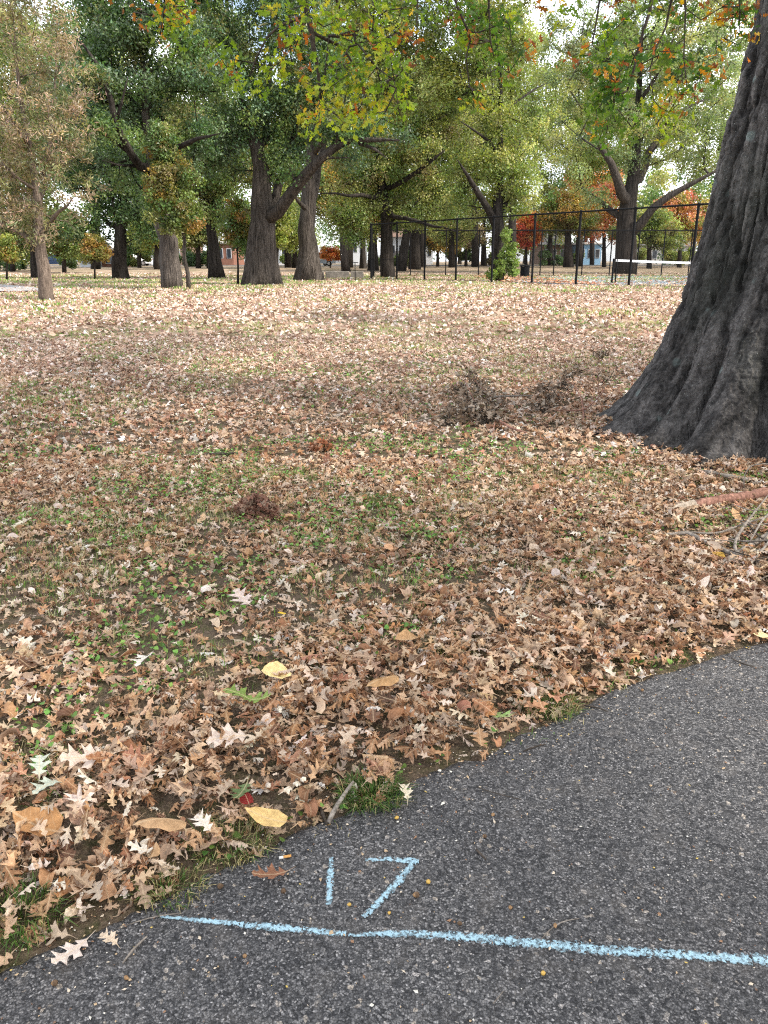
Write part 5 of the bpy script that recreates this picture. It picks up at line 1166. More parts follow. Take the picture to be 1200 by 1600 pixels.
def fence(label, p0, p1, posts, top=True, w=.0035, pr=.052):
    T = root('chain_link_fence', tuple(p0), label, 'fence')
    for k, q in enumerate(posts):
        r = pr * (1.2 if k in (0, len(posts) - 1) else 1)
        m = MB(); m.tube([(q - p0) + (0, 0, -.15), (q - p0) + (0, 0, H + .02)], r, 10); m.lathe(q - p0 + np.array([0, 0, H + .02]), [(r * 1.15, 0), (r * 1.1, .03), (r * .5, .055), (0.001, .06)], 10); m.build('post', M['black_metal'], T, smooth=False)
    MB().tube([np.array([0, 0, H]), (p1 - p0) + (0, 0, H)], .036, 8).build('top_rail', M['black_metal'], T)
    MB().tube([np.array([0, 0, .06]), (p1 - p0) + (0, 0, .06)], .008, 5).build('bottom_wire', M['black_metal'], T)
    V, Q = mesh_wires(np.zeros(3), p1 - p0, H - .06, w=w); obj_np('wire_mesh', V, Q, M['black_metal'], T)
    return T
P_near = [on_line(p) for p in post_px]
stepv = P_near[-1] - P_near[-2]; P_near += [P_near[-1] + stepv * 1.0, P_near[-1] + stepv * 2.0]
F0 = fence('tall black chain link fence along the front of the tennis court', P_near[0], P_near[-1], P_near)
YF = 57.0
far_px = [584, 641, 696, 747, 797, 843, 864, 908, 951, 993, 1032, 1074, 1120, 1170]
P_far = [fence_pt(p, YF) for p in far_px]
for p in P_far: p[0] = (0) + p[0]
fence('black chain link fence along the back of the tennis court', P_far[0], P_far[-1], P_far, w=.004, pr=.042)
ps = [P_near[0] + (P_far[0] - P_near[0]) * t for t in (0.02, .35, .68, .985)]
fence('short black chain link fence closing the left end of the court', ps[0], ps[-1], ps)
MB().tube([np.array([0, 0, 1.12]), (P_near[1] - P_near[0]) * 1 + (0, 0, 1.12)], .018, 6).build('mid_rail', M['black_metal'], F0)

# court slab
cs = [P_near[3], P_near[-1] + stepv, P_far[-1] + (8, 0, 0), P_far[5]]
Vc = np.array([[on_line(800)[0], on_line(800)[1] + .4, CZ + .03], [P_near[-1][0], P_near[-1][1] + .3, CZ + .03], [40, 36, CZ + .03], [40, YF - .4, CZ + .03], [P_far[4][0], YF - .4, CZ + .03]])
o = obj_np('court_pavement', Vc, np.array([[0, 1, 2, 3, 4]]), M['court']); tag(o, kind='structure')
def court_leaves():
    n = 7000; x = rng.uniform(6, 30, n); y = rng.uniform(33, 56.5, n)
    a = np.array([on_line(800), P_near[-1]]); yl = np.interp(x, [a[0][0], a[1][0]], [a[0][1], a[1][1]]); k = (y > yl + .3) & (rng.random(n) < .12 + .9 * (x < 10)); x, y = x[k], y[k]; m = len(x)
    V, Q, C, U = scatter(T0, np.stack([x, y, np.full(m, CZ + .06)], 1), rng.random(m) * 6.28, np.abs(rng.normal(size=m)) * .3, rng.random(m) * 6.28, rng.uniform(.1, .17, m), np.ones(m), litter_cols(m) * np.array([1.05, .8, .75]), rng.integers(0, len(T0), m))
    o = obj_np('leaf_litter', V, Q, M['litter'], color=C); tag(o, 'reddish leaves blown over the court surface behind the fence', 'leaf litter', kind='stuff')
court_leaves()
# net
def net():
    p0 = at(956, 440, 37.7); p0[2] = CZ + .03; L = 12.8
    T = root('tennis_net', tuple(p0), 'tennis net with white top band behind the chain link fence', 'tennis net')
    for x in (0, .16): MB().tube([(x, 0, 0), (x, 0, 1.10)], .045 if x == 0 else .03, 10).build('post', M['black_metal'], T)
    MB().tube([(L, 0, 0), (L, 0, 1.10)], .045, 10).build('post', M['black_metal'], T)
    xs = np.linspace(.1, L, 40); zt = 1.07 - .15 * np.sin(xs / L * math.pi) ** 1
    m = MB(); V = []; 
    for x, z in zip(xs, zt): V += [(x, -.018, z - .10), (x, -.018, z), (x, .018, z), (x, .018, z - .10)]
    Q = []
    for i in range(39):
        for k in range(4): Q.append((i * 4 + k, i * 4 + (k + 1) % 4, i * 4 + 4 + (k + 1) % 4, i * 4 + 4 + k))
    m.add(V, Q).build('top_band', M['white_band'], T)
    m = MB()
    for x in np.arange(.12, L, .07): z = 1.0 - .15 * math.sin(x / L * math.pi); m.box((x, 0, z / 2 - .02), (.004, .004, z - .06))
    for z in np.arange(.08, .92, .07): m.box((L / 2, 0, z), (L - .1, .004, .004))
    m.build('netting', M['net'], T)
net()
# trash can
def trash():
    p = at(820, 427, 53); p[2] = CZ + .03; T = root('trash_can', tuple(p), 'dark slatted trash can standing inside the court fence', 'trash can')
    MB().lathe((0, 0, 0), [(.20, .04), (.24, .05), (.26, .62), (.24, .62), (.2, .1)], 20).build('liner', M['plastic_dark'], T)
    m = MB()
    for k in range(20):
        a = k / 20 * 6.283; m.box((math.cos(a) * .29, math.sin(a) * .29, .36), (.02, .055, .66), a)
    m.build('slat_body', M['black_metal'], T)
    MB().lathe((0, 0, .66), [(.26, 0), (.33, 0), (.335, .05), (.30, .08), (.2, .09), (.19, .06), (.26, .03)], 24).build('rim', M['black_metal'], T)
trash()
# stone blocks and post
for x0, x1, lb in ((493, 506, 'short weathered stone block nearest the tall straight oak'), (509, 546, 'long weathered stone block in the middle of the row'), (548, 568, 'weathered stone block closest to the fence corner')):
    a, b = at(x0, 431, 50), at(x1, 431, 50); m = MB(); m.box((0, 0, .2), (b[0] - a[0], .5, .42), 0, .03)
    o = m.build('stone_block', M['concrete']); o.location = ((a[0] + b[0]) / 2, 50, float(terr(0, 50))); tag(o, lb, 'stone block', 'stone blocks beside the court')
p = at(555, 437, 41.5); p[2] = float(terr(0, 41.5)); T = root('park_grill', tuple(p), 'thin dark post with a flat top left of the fence corner', 'post')
MB().tube([(0, 0, -.1), (0, 0, .93)], .022, 8).build('post', M['black_metal'], T); MB().box((0, 0, .95), (.34, .25, .035), 0, .008).build('top_plate', M['black_metal'], T)

# far path at the left, road behind
a0, a1, a2, a3 = gnd(-200, 447), gnd(66, 452), gnd(62, 457), gnd(-200, 458)
V = np.array([gnd(-200, 446), gnd(0, 446), gnd(40, 449), gnd(66, 453), gnd(60, 456), gnd(0, 457), gnd(-200, 459)])
V = np.array([q + (0, 0, .05) for q in V])
o = obj_np('path', V, np.array([[0, 1, 2, 3, 4, 5, 6]]), M['far_path']); tag(o, kind='structure')
V, Q = grid_sheet(np.linspace(-140, 140, 20), np.array([112, 113, 120, 121.]), lambda X, Y: terr(X, Y) + .03); o = obj_np('road', V, Q, M['road']); tag(o, kind='structure')

# ------------------------------------------------------------------ houses and cars beyond the park
def house(label, px0, px1, pyb, Y, h, wm, rm, roofh=2.0, flat=False, nwin=3, depth=8, name='house'):
    a, b = at(px0, pyb, Y), at(px1, pyb, Y); W = b[0] - a[0]; base = np.array([(a[0] + b[0]) / 2, Y, float(terr(0, Y))]); T = root(name, tuple(base), label, 'house' if name == 'house' else 'building')
    MB().box((0, depth / 2, h / 2 - .2), (W, depth, h + .4)).build('wall', M[wm], T)
    if flat: MB().box((0, depth / 2, h + .14), (W + .6, depth + .6, .28), 0, .03).build('roof', M[rm], T)
    else: MB().prism([(-.5, h + .003), (depth + .5, h + .003), (depth / 2, h + roofh)], -W / 2 - .4, W / 2 + .4).build('roof', M[rm], T)
    for k in range(nwin):
        x = -W / 2 + W * (k + .5) / nwin; ww = min(1.1, W / nwin * .45)
        fr = MB(); fr.box((x, -.02, h * .55), (ww + .16, .08, 1.36)); f = fr.build('window', M['siding'], T); MB().box((x, -.07, h * .55), (ww, .04, 1.2)).build('pane', M['glass'], f)
    x = W / 2 - .9
    if W > 5: MB().box((-W * .02, -.03, 1.03), (.95, .1, 2.06)).build('door', M['roof'], T)
house('white house seen behind the rusty sapling', 127, 152, 426, 96, 1.9, 'siding', 'roof', 1.0, False, 2, 6)
house('orange brick building left of the straight dark oak', 161, 184, 425, 98, 1.9, 'brick', 'roofpale', 1, True, 1, 6, 'brick_building')
house('low brick building between the leaning oaks', 262, 298, 422, 118, 3.0, 'brick2', 'roofpale', 1, True, 3, 9, 'brick_building')
house('low brick building right of the flared leaning oak', 340, 366, 422, 118, 3.0, 'brick', 'roofpale', 1, True, 2, 9, 'brick_building')
house('pale house seen between the two giant oaks', 425, 462, 420, 128, 4.0, 'siding', 'roof', 2.2, False, 3, 9)
house('white house behind the parked cars left of the fence', 538, 572, 418, 128, 4.6, 'siding', 'roof', 2.4, False, 3, 9)
house('pale house seen behind the left fence panels', 595, 645, 418, 130, 4.2, 'siding', 'brick2', 2.2, False, 4, 9)
house('white house between the straight oak and the leaning oak', 205, 262, 421, 125, 3.6, 'siding', 'roof', 2.0, False, 4, 9)
house('pale grey house far behind the court between small trees', 655, 676, 416, 132, 3.4, 'siding', 'roof', 1.8, False, 2, 9)
house('brick house with dark roof behind the court', 845, 884, 414, 128, 3.0, 'brick2', 'roof', 2.2, False, 3, 9)
house('blue sided building behind the coral maple', 903, 938, 414, 126, 3.0, 'blue', 'roofpale', 1, True, 3, 9, 'blue_building')
house('long pale building behind the tennis net', 1000, 1085, 413, 132, 2.8, 'roofpale', 'roof', 1.6, False, 6, 9, 'long_building')
def car(label, px, Y, body, rz=0, van=False, group='cars parked beyond the park'):
    p = at(px, 420, Y); p[2] = float(terr(0, Y)) + .03; T = root('parked_van' if van else 'parked_car', tuple(p), label, 'van' if van else 'car', group, rz)
    if van: prof = [(-2.4, .35), (-2.45, .9), (-2.1, 1.15), (-1.6, 1.9), (-1.3, 2.05), (2.3, 2.1), (2.45, 1.9), (2.45, .35)]
    else: prof = [(-2.2, .30), (-2.25, .62), (-2.1, .78), (-1.2, .92), (-.5, 1.38), (-.1, 1.46), (.9, 1.44), (1.5, 1.05), (2.1, .95), (2.2, .7), (2.18, .3)]
    m = MB(); n = len(prof)
    V = []
    for y, s, q in ((-.86, 1, 1), (-.80, 1.0, 1.0), (.80, 1, 1), (.86, 1, 1)):
        for (x, z) in prof:
            ins = .10 * max(0, (z - .95)) / .5; V.append((x * (.985 if abs(y) > .83 else 1), y * (1 - ins), z if abs(y) < .83 else .3 + (z - .3) * .97))
    Q = [(k * n + i, k * n + (i + 1) % n, (k + 1) * n + (i + 1) % n, (k + 1) * n + i) for k in range(3) for i in range(n)]
    c1 = len(V); V += [(0, -.84, .7), (0, .84, .7)]; tr = [(c1, i, (i + 1) % n) for i in range(n)] + [(c1 + 1, 3 * n + (i + 1) % n, 3 * n + i) for i in range(n)]
    m.add(V, Q, tr); m.build('body', M[body], T)
    win = [(-1.55, 1.25), (-1.35, 1.85), (-.5, 1.9), (-.5, 1.25)] if van else [(-.95, .98), (-.42, 1.34), (.85, 1.36), (1.25, 1.02)]
    for s in (-1, 1):
        m = MB(); y0 = s * (.845 if van else .80); V = [(x, y0 * (1 - .10 * max(0, z - .95) / .5) + s * .02, z) for x, z in win]; V += [(x, y - s * .03, z) for x, y, z in V]
        m.add(V, [(0, 1, 2, 3), (7, 6, 5, 4), (0, 1, 5, 4), (2, 3, 7, 6), (1, 2, 6, 5), (3, 0, 4, 7)]).build('side_window', M['glass'], T)
    for x in (-1.35, 1.35):
        for s in (-1, 1):
            w_ = MB(); w_.tube([(x, s * .70, .33), (x, s * .89, .33)], .33, 16); wo = w_.build('wheel', M['tyre'], T); MB().tube([(x, s * .885, .33), (x, s * .90, .33)], .2, 12).build('rim', M['rim'], wo)
    for s in (-.6, .6):
        MB().box((-2.24, s, .68), (.06, .3, .14), 0, .02).build('headlight', M['siding'], T); MB().box((2.2, s, .78), (.05, .24, .16), 0, .02).build('tail_light', M['brick'], T)
    return T
car('white van parked in the gap between the two giant oaks', 412, 108, 'car_white', 0, True)
car('light car parked right of the white van', 440, 110, 'car_white', .05)
car('grey car parked behind the orange maple', 499, 108, 'car_grey', 0)
car('white car parked between the grey car and the stone blocks', 524, 110, 'car_white', .05)
car('dark blue car parked by the trees at far left', 86, 100, 'car_blue', .4)
car('white car parked behind the left part of the fence', 597, 112, 'car_white', 0)
car('white car parked between straight and leaning oaks', 212, 110, 'car_white', 0)

# ------------------------------------------------------------------ sticks, branches and small things near the path
def stick(name, label, pts, rads, mat, dz=.03, n=9, extra=(), cat='stick', group=None, knots=0):
    P = np.array([onground(a, b) for a, b in [q[:2] for q in pts]]); lift = np.array([q[2] if len(q) > 2 else 0 for q in pts]); 
    for k in range(len(P)):
        h = dz + lift[k]; r = ray(pts[k][0], pts[k][1]); P[k][:2] += -r[:2] / -r[2] * h; P[k][2] += h
    L = np.concatenate([[0], np.cumsum(np.linalg.norm(np.diff(P, axis=0), axis=1))]); s = np.linspace(0, L[-1], max(6, int(L[-1] / .03)))
    Q = np.stack([np.interp(s, L, P[:, k]) for k in range(3)], 1); rr = np.interp(s, L, rads)
    for _ in range(3): Q[1:-1] = (Q[:-2] + 2 * Q[1:-1] + Q[2:]) / 4
    Q[1:-1] += rng.normal(size=(len(Q) - 2, 3)) * rr[1:-1, None] * .10; rr = rr * (1 + .12 * (vnoise(s * 18, s * 0, 7) - .5) + (.25 * (vnoise(s * 7, s * 0, 8) > .86) if knots else 0))
    base = Q[0].copy(); o = MB().tube(Q - base, rr, n).build(name, M[mat], smooth=True); o.location = base
    if label: tag(o, label, cat, group)
    return o, Q, base
def twigs_on(o, base, specs, mat):
    pass
o, Q, b = stick('fallen_branch', 'smooth reddish fallen branch with pale broken end below the big oak', [(1085, 788), (1115, 783, .01), (1150, 778), (1200, 771), (1290, 764)], [.030, .034, .033, .036, .034], 'twig_red', .045, 12, knots=1, cat='branch')
d = Q[0] - Q[3]; d /= np.linalg.norm(d); pb = [Q[0] - b - d * .01, Q[0] - b + d * .10 + (0, 0, -.005), Q[0] - b + d * .20 + (0, .01, -.02), Q[0] - b + d * .30 + (0, .0, -.035)]
m = MB(); m.tube(pb, [.029, .026, .016, .004], 8, jit=.35); m.tube([pb[0], pb[1] + (0, .03, 0), pb[2] + (0, .05, 0)], [.02, .014, .003], 7, jit=.3); m.build('broken_end', M['twig_pale'], o)
def multi(name, label, chains, mat, cat, dz=.03, leafy=None, group=None, parts='side_twig'):
    o0, Q0, b0 = stick(name, label, chains[0][0], chains[0][1], chains[0][2] if len(chains[0]) > 2 else mat, dz, cat=cat, group=group)
    for ch in chains[1:]:
        o1, Q1, b1 = stick(parts, None, ch[0], ch[1], ch[2] if len(ch) > 2 else mat, dz, 7)
        me = o1.data; n = len(me.vertices); co = np.empty(n * 3, np.float32); me.vertices.foreach_get('co', co); co = co.reshape(-1, 3) + (b1 - b0); me.vertices.foreach_set('co', co.ravel().astype(np.float32)); me.update()
        o1.location = (0, 0, 0); o1.parent = o0
    return o0, b0
multi('fallen_branch', 'grey forked branch reaching left from the brush pile at right', [([(1035, 836, .01), (1060, 834, .03), (1077, 829, .04), (1100, 843, .04), (1130, 858, .03), (1165, 876, .02), (1200, 886, .01), (1260, 890)], [.009, .011, .013, .012, .013, .013, .014, .014]),
      ([(1078, 830, .04), (1120, 832, .05), (1170, 817, .05), (1215, 805, .05)], [.006, .006, .006, .005]), ([(1028, 850, .0), (1075, 844, .02), (1130, 850, .03)], [.003, .003, .003])], 'twig_grey', 'branch')
multi('fallen_branch', 'thick pale grey branch with a cut end in the brush pile', [([(1128, 886, .01), (1150, 870, .02), (1175, 850, .03), (1215, 828, .04), (1270, 800, .03)], [.021, .019, .017, .016, .014]),
      ([(1150, 868, .02), (1148, 845, .05), (1160, 825, .08), (1180, 800, .1), (1200, 775, .12)], [.010, .009, .008, .006, .004]), ([(1160, 864, .02), (1195, 858, .03), (1240, 840, .03)], [.008, .007, .005])], 'twig_grey', 'branch')
multi('fallen_branch', 'thin curved twig arching over the leaves beside the oak roots', [([(1163, 764, 0), (1161, 745, .10), (1172, 728, .16), (1195, 725, .18), (1225, 732, .12)], [.004, .004, .0045, .005, .005])], 'twig_grey', 'twig')
for k_, (pts_, rr_, mt_, lb_) in enumerate([
        ([(1135, 838, .02), (1165, 846, .05), (1205, 842, .07), (1260, 850, .05)], .006, 'twig_grey', 'thin grey stick lying level across the brush pile'),
        ([(1150, 905, .01), (1175, 880, .04), (1198, 850, .08), (1225, 815, .1)], .007, 'twig_grey', 'grey stick leaning steeply at the front of the brush pile'),
        ([(1160, 812, .05), (1185, 836, .06), (1215, 862, .04)], .005, 'twig', 'dark thin stick slanting down through the brush pile'),
        ([(1145, 790, .03), (1172, 800, .06), (1210, 796, .08)], .004, 'twig_grey', 'thin bent twig just below the reddish branch'),
        ([(1110, 872, .0), (1150, 884, .03), (1200, 872, .05)], .0045, 'twig', 'thin dark stick under the thick pale branch'),
        ([(1165, 925, .0), (1190, 905, .02), (1225, 890, .03)], .004, 'twig_grey', 'short pale twig at the lowest corner of the brush pile'),
        ([(1172, 845, .06), (1190, 815, .12), (1215, 790, .15)], .006, 'twig_grey', 'grey stick sticking up out of the brush pile at the photo edge')]):
    stick('stick', lb_, pts_, [rr_ * .7, rr_, rr_ * .9] + [rr_ * .7] * (len(pts_) - 3), mt_, .03)
rq = random.Random(9)
for k_ in range(18):
    x0_, y0_ = rq.uniform(1120, 1215), rq.uniform(800, 900); an_ = rq.uniform(-.9, .9) + (math.pi if rq.random() < .5 else 0); ln_ = rq.uniform(35, 90)
    x1_, y1_ = x0_ + math.cos(an_) * ln_, y0_ + math.sin(an_) * ln_ * .6
    stick('twig', 'thin dead twig tangled among the sticks of the brush pile', [(x0_, y0_, rq.uniform(0, .04)), ((x0_ + x1_) / 2 + rq.uniform(-6, 6), (y0_ + y1_) / 2 + rq.uniform(-6, 6), rq.uniform(.02, .09)), (x1_, y1_, rq.uniform(.01, .10))],
          [.0035, .003, .0014], rq.choice(['twig', 'twig', 'twig_grey']), .03, 6, group='thin twigs in the brush pile')
stick('stick', 'dark weathered stick at the foot of the big oak', [(1085, 733), (1110, 738, .02), (1150, 748), (1195, 752)], [.012, .016, .018, .014], 'twig_grey', .03)
stick('stick', 'long thin dark stick lying left of the middle lawn', [(285, 717), (320, 715), (350, 713), (386, 712)], [.008, .013, .013, .008], 'twig', .03)
stick('stick', 'dark curved twig in the litter at right above the asphalt', [(868, 962), (895, 966, .01), (915, 970), (935, 968)], [.006, .009, .009, .005], 'twig', .04)
stick('stick', 'short forked stick beside the grass tuft at the asphalt edge', [(513, 1286), (520, 1266, .01), (535, 1245, .02), (552, 1222, .03)], [.007, .008, .006, .004], 'twig_grey', .02)
stick('stick', 'small dark stub touching the short forked stick', [(501, 1264), (506, 1276), (512, 1289)], [.006, .006, .005], 'twig', .015)
stick('twig', 'pale thin twig on the asphalt right of the flat pinkish leaf', [(192, 1508), (203, 1492), (216, 1476), (230, 1466)], [.0022, .003, .003, .002], 'twig_grey', .006)
stick('twig', 'short dark twig on the asphalt above and right of the digits', [(744, 1330), (752, 1338), (759, 1346)], [.003, .0034, .0026], 'twig', .006)
stick('twig', 'thin bent twig on the asphalt just above the chalk line', [(845, 1472), (858, 1452), (875, 1440), (905, 1438)], [.0014, .0016, .0016, .001], 'twig_grey', .005)
stick('twig', 'thin grey twig at the asphalt edge below the bright green leaf', [(818, 1176), (836, 1168), (852, 1165)], [.0025, .003, .002], 'twig', .008)
stick('twig', 'dark twig on the asphalt edge right of the small grass tuft', [(912, 1102), (930, 1106), (950, 1114)], [.002, .0035, .002], 'twig', .008)
stick('twig', 'thin straw stem along the edge above the chalk line start', [(195, 1450), (225, 1438), (262, 1430), (285, 1430)], [.0014, .0018, .0014, .001], 'twig_grey', .012)
stick('twig', 'faint thin twig crossing the asphalt in the upper right', [(745, 1232), (762, 1240), (790, 1246), (815, 1252)], [.0012, .0014, .0014, .001], 'twig', .005)
stick('twig', 'tiny forked twig on the asphalt at the lower middle', [(770, 1571), (778, 1562), (786, 1552)], [.0014, .0016, .001], 'twig_grey', .005)
stick('twig', 'thin dark twig on the asphalt near the path edge at right', [(1142, 1030), (1160, 1040), (1178, 1044)], [.002, .003, .002], 'twig', .008)

# dead leafy branch in the middle of the lawn
def dead_branch(name, label, chains, ctrs, seed, nl=320, spread=.13, lsz=(.03, .07)):
    r = np.random.default_rng(seed); o, b0 = multi(name, label, chains, 'twig_red', 'branch', .03)
    C = []
    for (px, py, h, rr) in ctrs:
        p = onground(px, py); rr_ = ray(px, py); h = h * 1.0; C.append(np.array([*(p[:2] - rr_[:2] / -rr_[2] * h * .0), p[2] + h * .9 + .02]) - b0)
    C = np.array(C); mb = MB(); tips = []
    for c, (px, py, h, rr) in zip(C, ctrs):
        for _ in range(16):
            d = r.normal(size=3); d /= np.linalg.norm(d); d[2] = abs(d[2]) * .8; t = c + d * spread * r.uniform(.7, 1.5); st = c + r.normal(size=3) * .04
            mb.tube([st, (st + t) / 2 + r.normal(size=3) * .02, t], [.0055, .004, .002], 4); tips += [t, (st + t) / 2]
    tag(mb.build('fine_twigs', M['twig'], o), kind='stuff'); tips = np.array(tips); n = nl; ci = r.integers(0, len(tips), n)
    col = np.array([(.20, .15, .11), (.29, .23, .18), (.11, .075, .05), (.40, .35, .29)])[r.integers(0, 4, n)]
    V, Q, CC, U = scatter(T1, tips[ci] + r.normal(size=(n, 3)) * .04, r.random(n) * 6.28, r.normal(size=n) * .9, r.random(n) * 6.28, r.uniform(*lsz, n), np.ones(n), col, r.integers(0, len(T1), n))
    V[:, 2] = np.maximum(V[:, 2], -.06); obj_np('dead_leaves', V, Q, M['litter'], o, color=CC, smooth=True)
dead_branch('dead_branch', 'dead branch with shrivelled grey leaves lying on the lawn', [([(640, 664, .0), (690, 652, .03), (735, 638, .08), (770, 622, .12), (800, 620, .10), (832, 619, .06)], [.006, .010, .013, .013, .011, .006], 'twig_grey'),
     ([(745, 636, .06), (775, 658, .04), (800, 674, .02), (822, 682, .01)], [.011, .012, .012, .008]), ([(745, 636, .06), (735, 615, .18), (728, 600, .25), (722, 588, .3)], [.007, .006, .004, .003]), ([(768, 622, .1), (750, 605, .2), (738, 592, .28)], [.006, .005, .003]), ([(775, 655, .03), (772, 668, .02), (770, 682, .0)], [.006, .005, .004])],
     [(730, 608, .14, 0), (720, 628, .10, 0), (735, 650, .10, 0), (745, 665, .07, 0), (718, 660, .06, 0), (755, 640, .14, 0), (700, 668, .04, 0), (770, 650, .08, 0), (742, 622, .12, 0), (760, 668, .04, 0)], 301, 520, .13, (.045, .095))
dead_branch('dead_branch', 'upright reddish dead twigs with grey leaves left of the oak roots', [([(912, 658, .0), (911, 640, .03), (908, 620, .10), (898, 604, .16), (884, 592, .2)], [.010, .009, .008, .006, .004]), ([(868, 642, .02), (890, 643, .03), (912, 643, .04), (925, 632, .08), (938, 618, .14), (945, 606, .18)], [.006, .007, .008, .007, .006, .004]),
     ([(936, 616, .12), (934, 585, .3), (935, 555, .5)], [.005, .004, .002])], [(888, 610, .16, 0), (880, 625, .12, 0), (862, 640, .06, 0), (900, 605, .2, 0), (935, 590, .3, 0), (850, 625, .1, 0), (938, 612, .15, 0), (845, 650, .04, 0)], 302, 340, .13, (.045, .09))
# matted clump and leaf sprays
def clump(label, px, py, rx, ry, h, n, seed, col, name='leaf_clump', size=(.04, .09)):
    r = np.random.default_rng(seed); p = onground(px, py); m = mpp(py, p[1]); a = r.random(n) * 6.28; q = r.random(n) ** .5
    x = np.cos(a) * q * rx * m; y = np.sin(a) * q * ry * m * 2.2; z = h * (1 - q ** 2) * r.random(n) ** .5 + .015
    c = np.array(col) * (1 + .3 * r.normal(size=(n, 1))).clip(.4, 1.8)
    V, Q, CC, U = scatter(T1, np.stack([x, y, z], 1), r.random(n) * 6.28, .7 + r.normal(size=n) * .6, r.random(n) * 6.28, r.uniform(*size, n), np.ones(n), np.clip(c, .02, .6), r.integers(0, len(T1), n)); V[:, 2] = np.maximum(V[:, 2], 0)
    V[:, 0] = V[:, 0]; o = obj_np(name, V, Q, M['litter'], color=CC, smooth=True); o.location = p; tag(o, label, 'leaf clump')
clump('matted reddish brown clump of dead leaves on the grass', 400, 808, 34, 18, .13, 420, 401, (.20, .10, .07), size=(.035, .08))
clump('clump of brown dead oak leaves against the root foot', 1100, 712, 18, 8, .16, 60, 402, (.30, .13, .08), size=(.08, .12))
clump('dark brown heap of leaves at the right edge of the oak foot', 1188, 716, 20, 14, .16, 90, 403, (.22, .12, .08), size=(.08, .12))
clump('small rusty clump of leaves on the far right of the middle lawn', 500, 706, 18, 6, .08, 60, 404, (.30, .12, .06), size=(.06, .1))

# grass tufts at the asphalt edge
def tuft(label, px, py, n, rad, h, seed, dry=.3):
    r = np.random.default_rng(seed); p = onground(px, py); a = r.random(n) * 6.28; q = r.random(n) ** .6 * rad; x, y = np.cos(a) * q * 1.3, np.sin(a) * q; hh = h * r.uniform(.4, 1.1, n); la = a + r.normal(size=n) * .8; ln = r.uniform(.2, 1.3, n); dx, dy = np.cos(la), np.sin(la); wd = .0013
    P = [np.stack([x - -dy * -wd, y - dx * wd, x * 0 - .01], 1), np.stack([x + -dy * wd, y + dx * wd, x * 0 - .01], 1), np.stack([x + dx * hh * ln * .35 + dy * wd, y + dy * hh * ln * .35 - dx * wd, hh * .6], 1), np.stack([x + dx * hh * ln * .35 - dy * wd, y + dy * hh * ln * .35 + dx * wd, hh * .6], 1), np.stack([x + dx * hh * ln, y + dy * hh * ln, hh * (1.05 - .4 * ln)], 1)]
    V = np.stack(P, 1).reshape(-1, 3); b = (np.arange(n) * 5)[:, None]; c = np.where((r.random(n) < dry)[:, None], (.36, .30, .15), (.075, .14, .03)) * (1 + .3 * r.normal(size=(n, 1))).clip(.3, 1.8)
    o = obj_np('grass_tuft', V, [b + np.array([[0, 1, 3, 2]]), b + np.array([[2, 3, 4]])], M['grass'], color=np.repeat(c, 5, 0)); o.location = p; tag(o, label, 'grass tuft')
tuft('dense green grass tuft overhanging the asphalt right of the short stick', 580, 1250, 620, .075, .07, 501, .2)
tuft('dry green tuft at the asphalt edge below the bright green leaf', 855, 1108, 420, .09, .06, 502, .45)
tuft('dry grass tuft left of the golden oval leaf', 360, 1322, 420, .09, .06, 503, .55)
tuft('small green tuft in the bottom left corner', 22, 1450, 380, .09, .09, 504, .2)
tuft('bright green grass clump in the middle of the lawn', 583, 790, 260, .13, .10, 505, .1)
tuft('small green tuft where asphalt and litter meet at right', 1030, 1030, 260, .09, .05, 506, .2)
tuft('straw coloured tuft in the litter behind the bright green leaf', 700, 1030, 300, .10, .06, 507, .7)
tuft('straw coloured tuft near the dark curved twig', 945, 880, 400, .16, .07, 508, .65)
tuft('dry tuft near the bottom left litter edge', 265, 1395, 300, .07, .05, 509, .6)

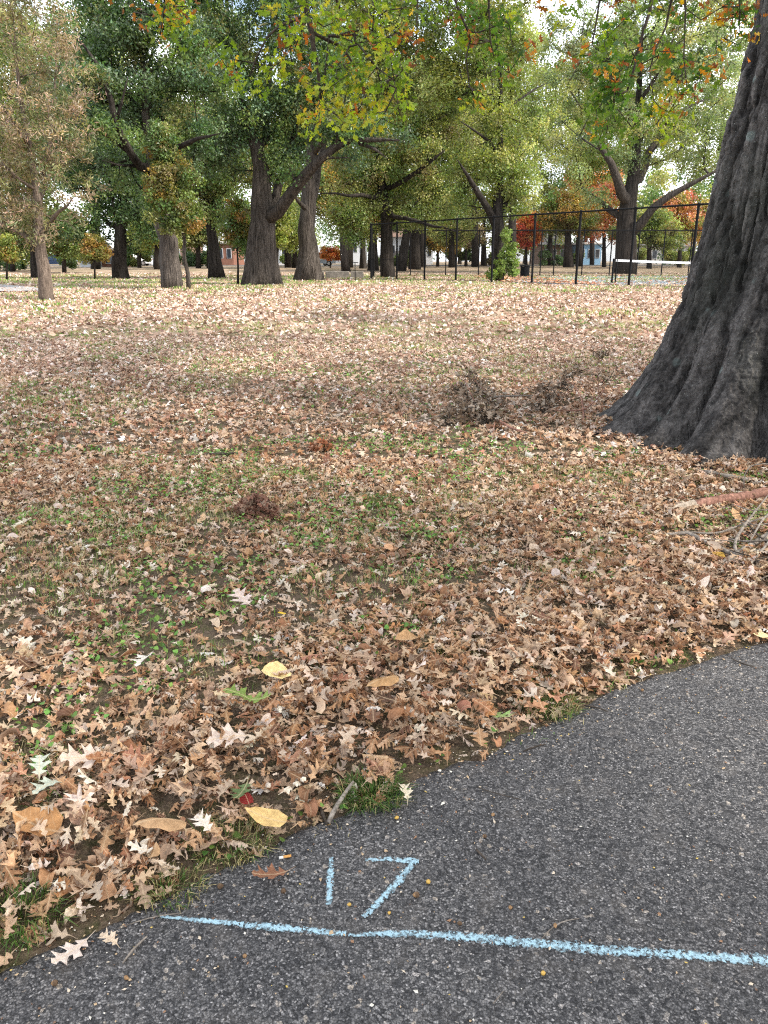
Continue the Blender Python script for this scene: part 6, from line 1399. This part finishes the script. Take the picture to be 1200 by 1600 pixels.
# acorns and the cigarette end
def acorn(px, py, mat, s, label, cap=True):
    p = onground(px, py); T = root('acorn', (p[0], p[1], .008 + s * .8), label, 'acorn', 'acorns and cups on the asphalt', random.uniform(0, 6.28)); T.rotation_euler[0] = 1.3
    MB().lathe((0, 0, 0), [(.001, -s * 1.1), (s * .5, -s * .8), (s * .82, -s * .2), (s * .8, s * .3), (s * .5, s * .75), (.001, s * 1.0)], 12).build('nut', M[mat], T, smooth=True)
    if cap: MB().lathe((0, 0, 0), [(.001, s * 1.12), (s * .55, s * .95), (s * .92, s * .45), (s * .94, s * .1), (s * .84, s * .1)], 12).build('cup', M['acorn_dark'], T, smooth=True)
acorn(669, 1384, 'acorn_yellow', .0075, 'yellow acorn on the asphalt right of the chalk digit 7', False)
acorn(650, 1405, 'acorn', .0085, 'brown crushed acorn just below the yellow one')
acorn(608, 1432, 'acorn_yellow', .005, 'tiny orange acorn between the digit 7 and the chalk line', False)
acorn(546, 1419, 'acorn_yellow', .0055, 'small orange acorn between the digits and the chalk line', False)
acorn(718, 1449, 'acorn_dark', .0065, 'dark acorn cup just above the chalk line', False)
acorn(620, 1283, 'acorn_yellow', .0065, 'orange acorn at the asphalt edge below the grass tuft', False)
acorn(770, 1278, 'acorn', .006, 'pale brown acorn on the asphalt above the short dark twig', False)
acorn(757, 1312, 'acorn', .006, 'split brown acorn beside the short dark twig')
acorn(867, 1452, 'acorn', .006, 'brown acorn touching the thin bent twig', False)
acorn(86, 1543, 'acorn', .0075, 'brown acorn cup on the asphalt in the bottom left corner')
acorn(198, 1534, 'acorn', .006, 'brown acorn bit on the asphalt below the chalk line start', False)
acorn(848, 1527, 'acorn_yellow', .0065, 'yellow acorn lying below the chalk line', False)
acorn(443, 1398, 'acorn', .0075, 'round brown acorn below the lone dark oak leaf')
acorn(345, 1391, 'acorn_dark', .008, 'dark acorn in the crumbs at the litter edge')
acorn(797, 1424, 'acorn', .006, 'flat brown acorn shell above the chalk line at right', False)
acorn(514, 1292, 'acorn_yellow', .007, 'golden acorn at the tip of the short forked stick', False)
acorn(1003, 1083, 'acorn', .007, 'tan acorn on the asphalt edge at upper right', False)
acorn(383, 1500, 'acorn', .006, 'small brown acorn below the left part of the chalk line', False)
p = onground(443, 1345); T = root('cigarette_butt', (p[0], p[1], .013), 'white cigarette butt with orange filter at the asphalt edge', 'cigarette butt', None, .25)
MB().tube([(0, 0, 0), (.022, 0, 0)], .0038, 12).build('filter', M['filter'], T, smooth=True); MB().tube([(-.012, 0, 0), (0, 0, 0)], .0039, 12, jit=.08).build('paper', M['paper'], T, smooth=True)
print('objects', len(bpy.data.objects), 'verts', sum(len(m.vertices) for m in bpy.data.meshes))
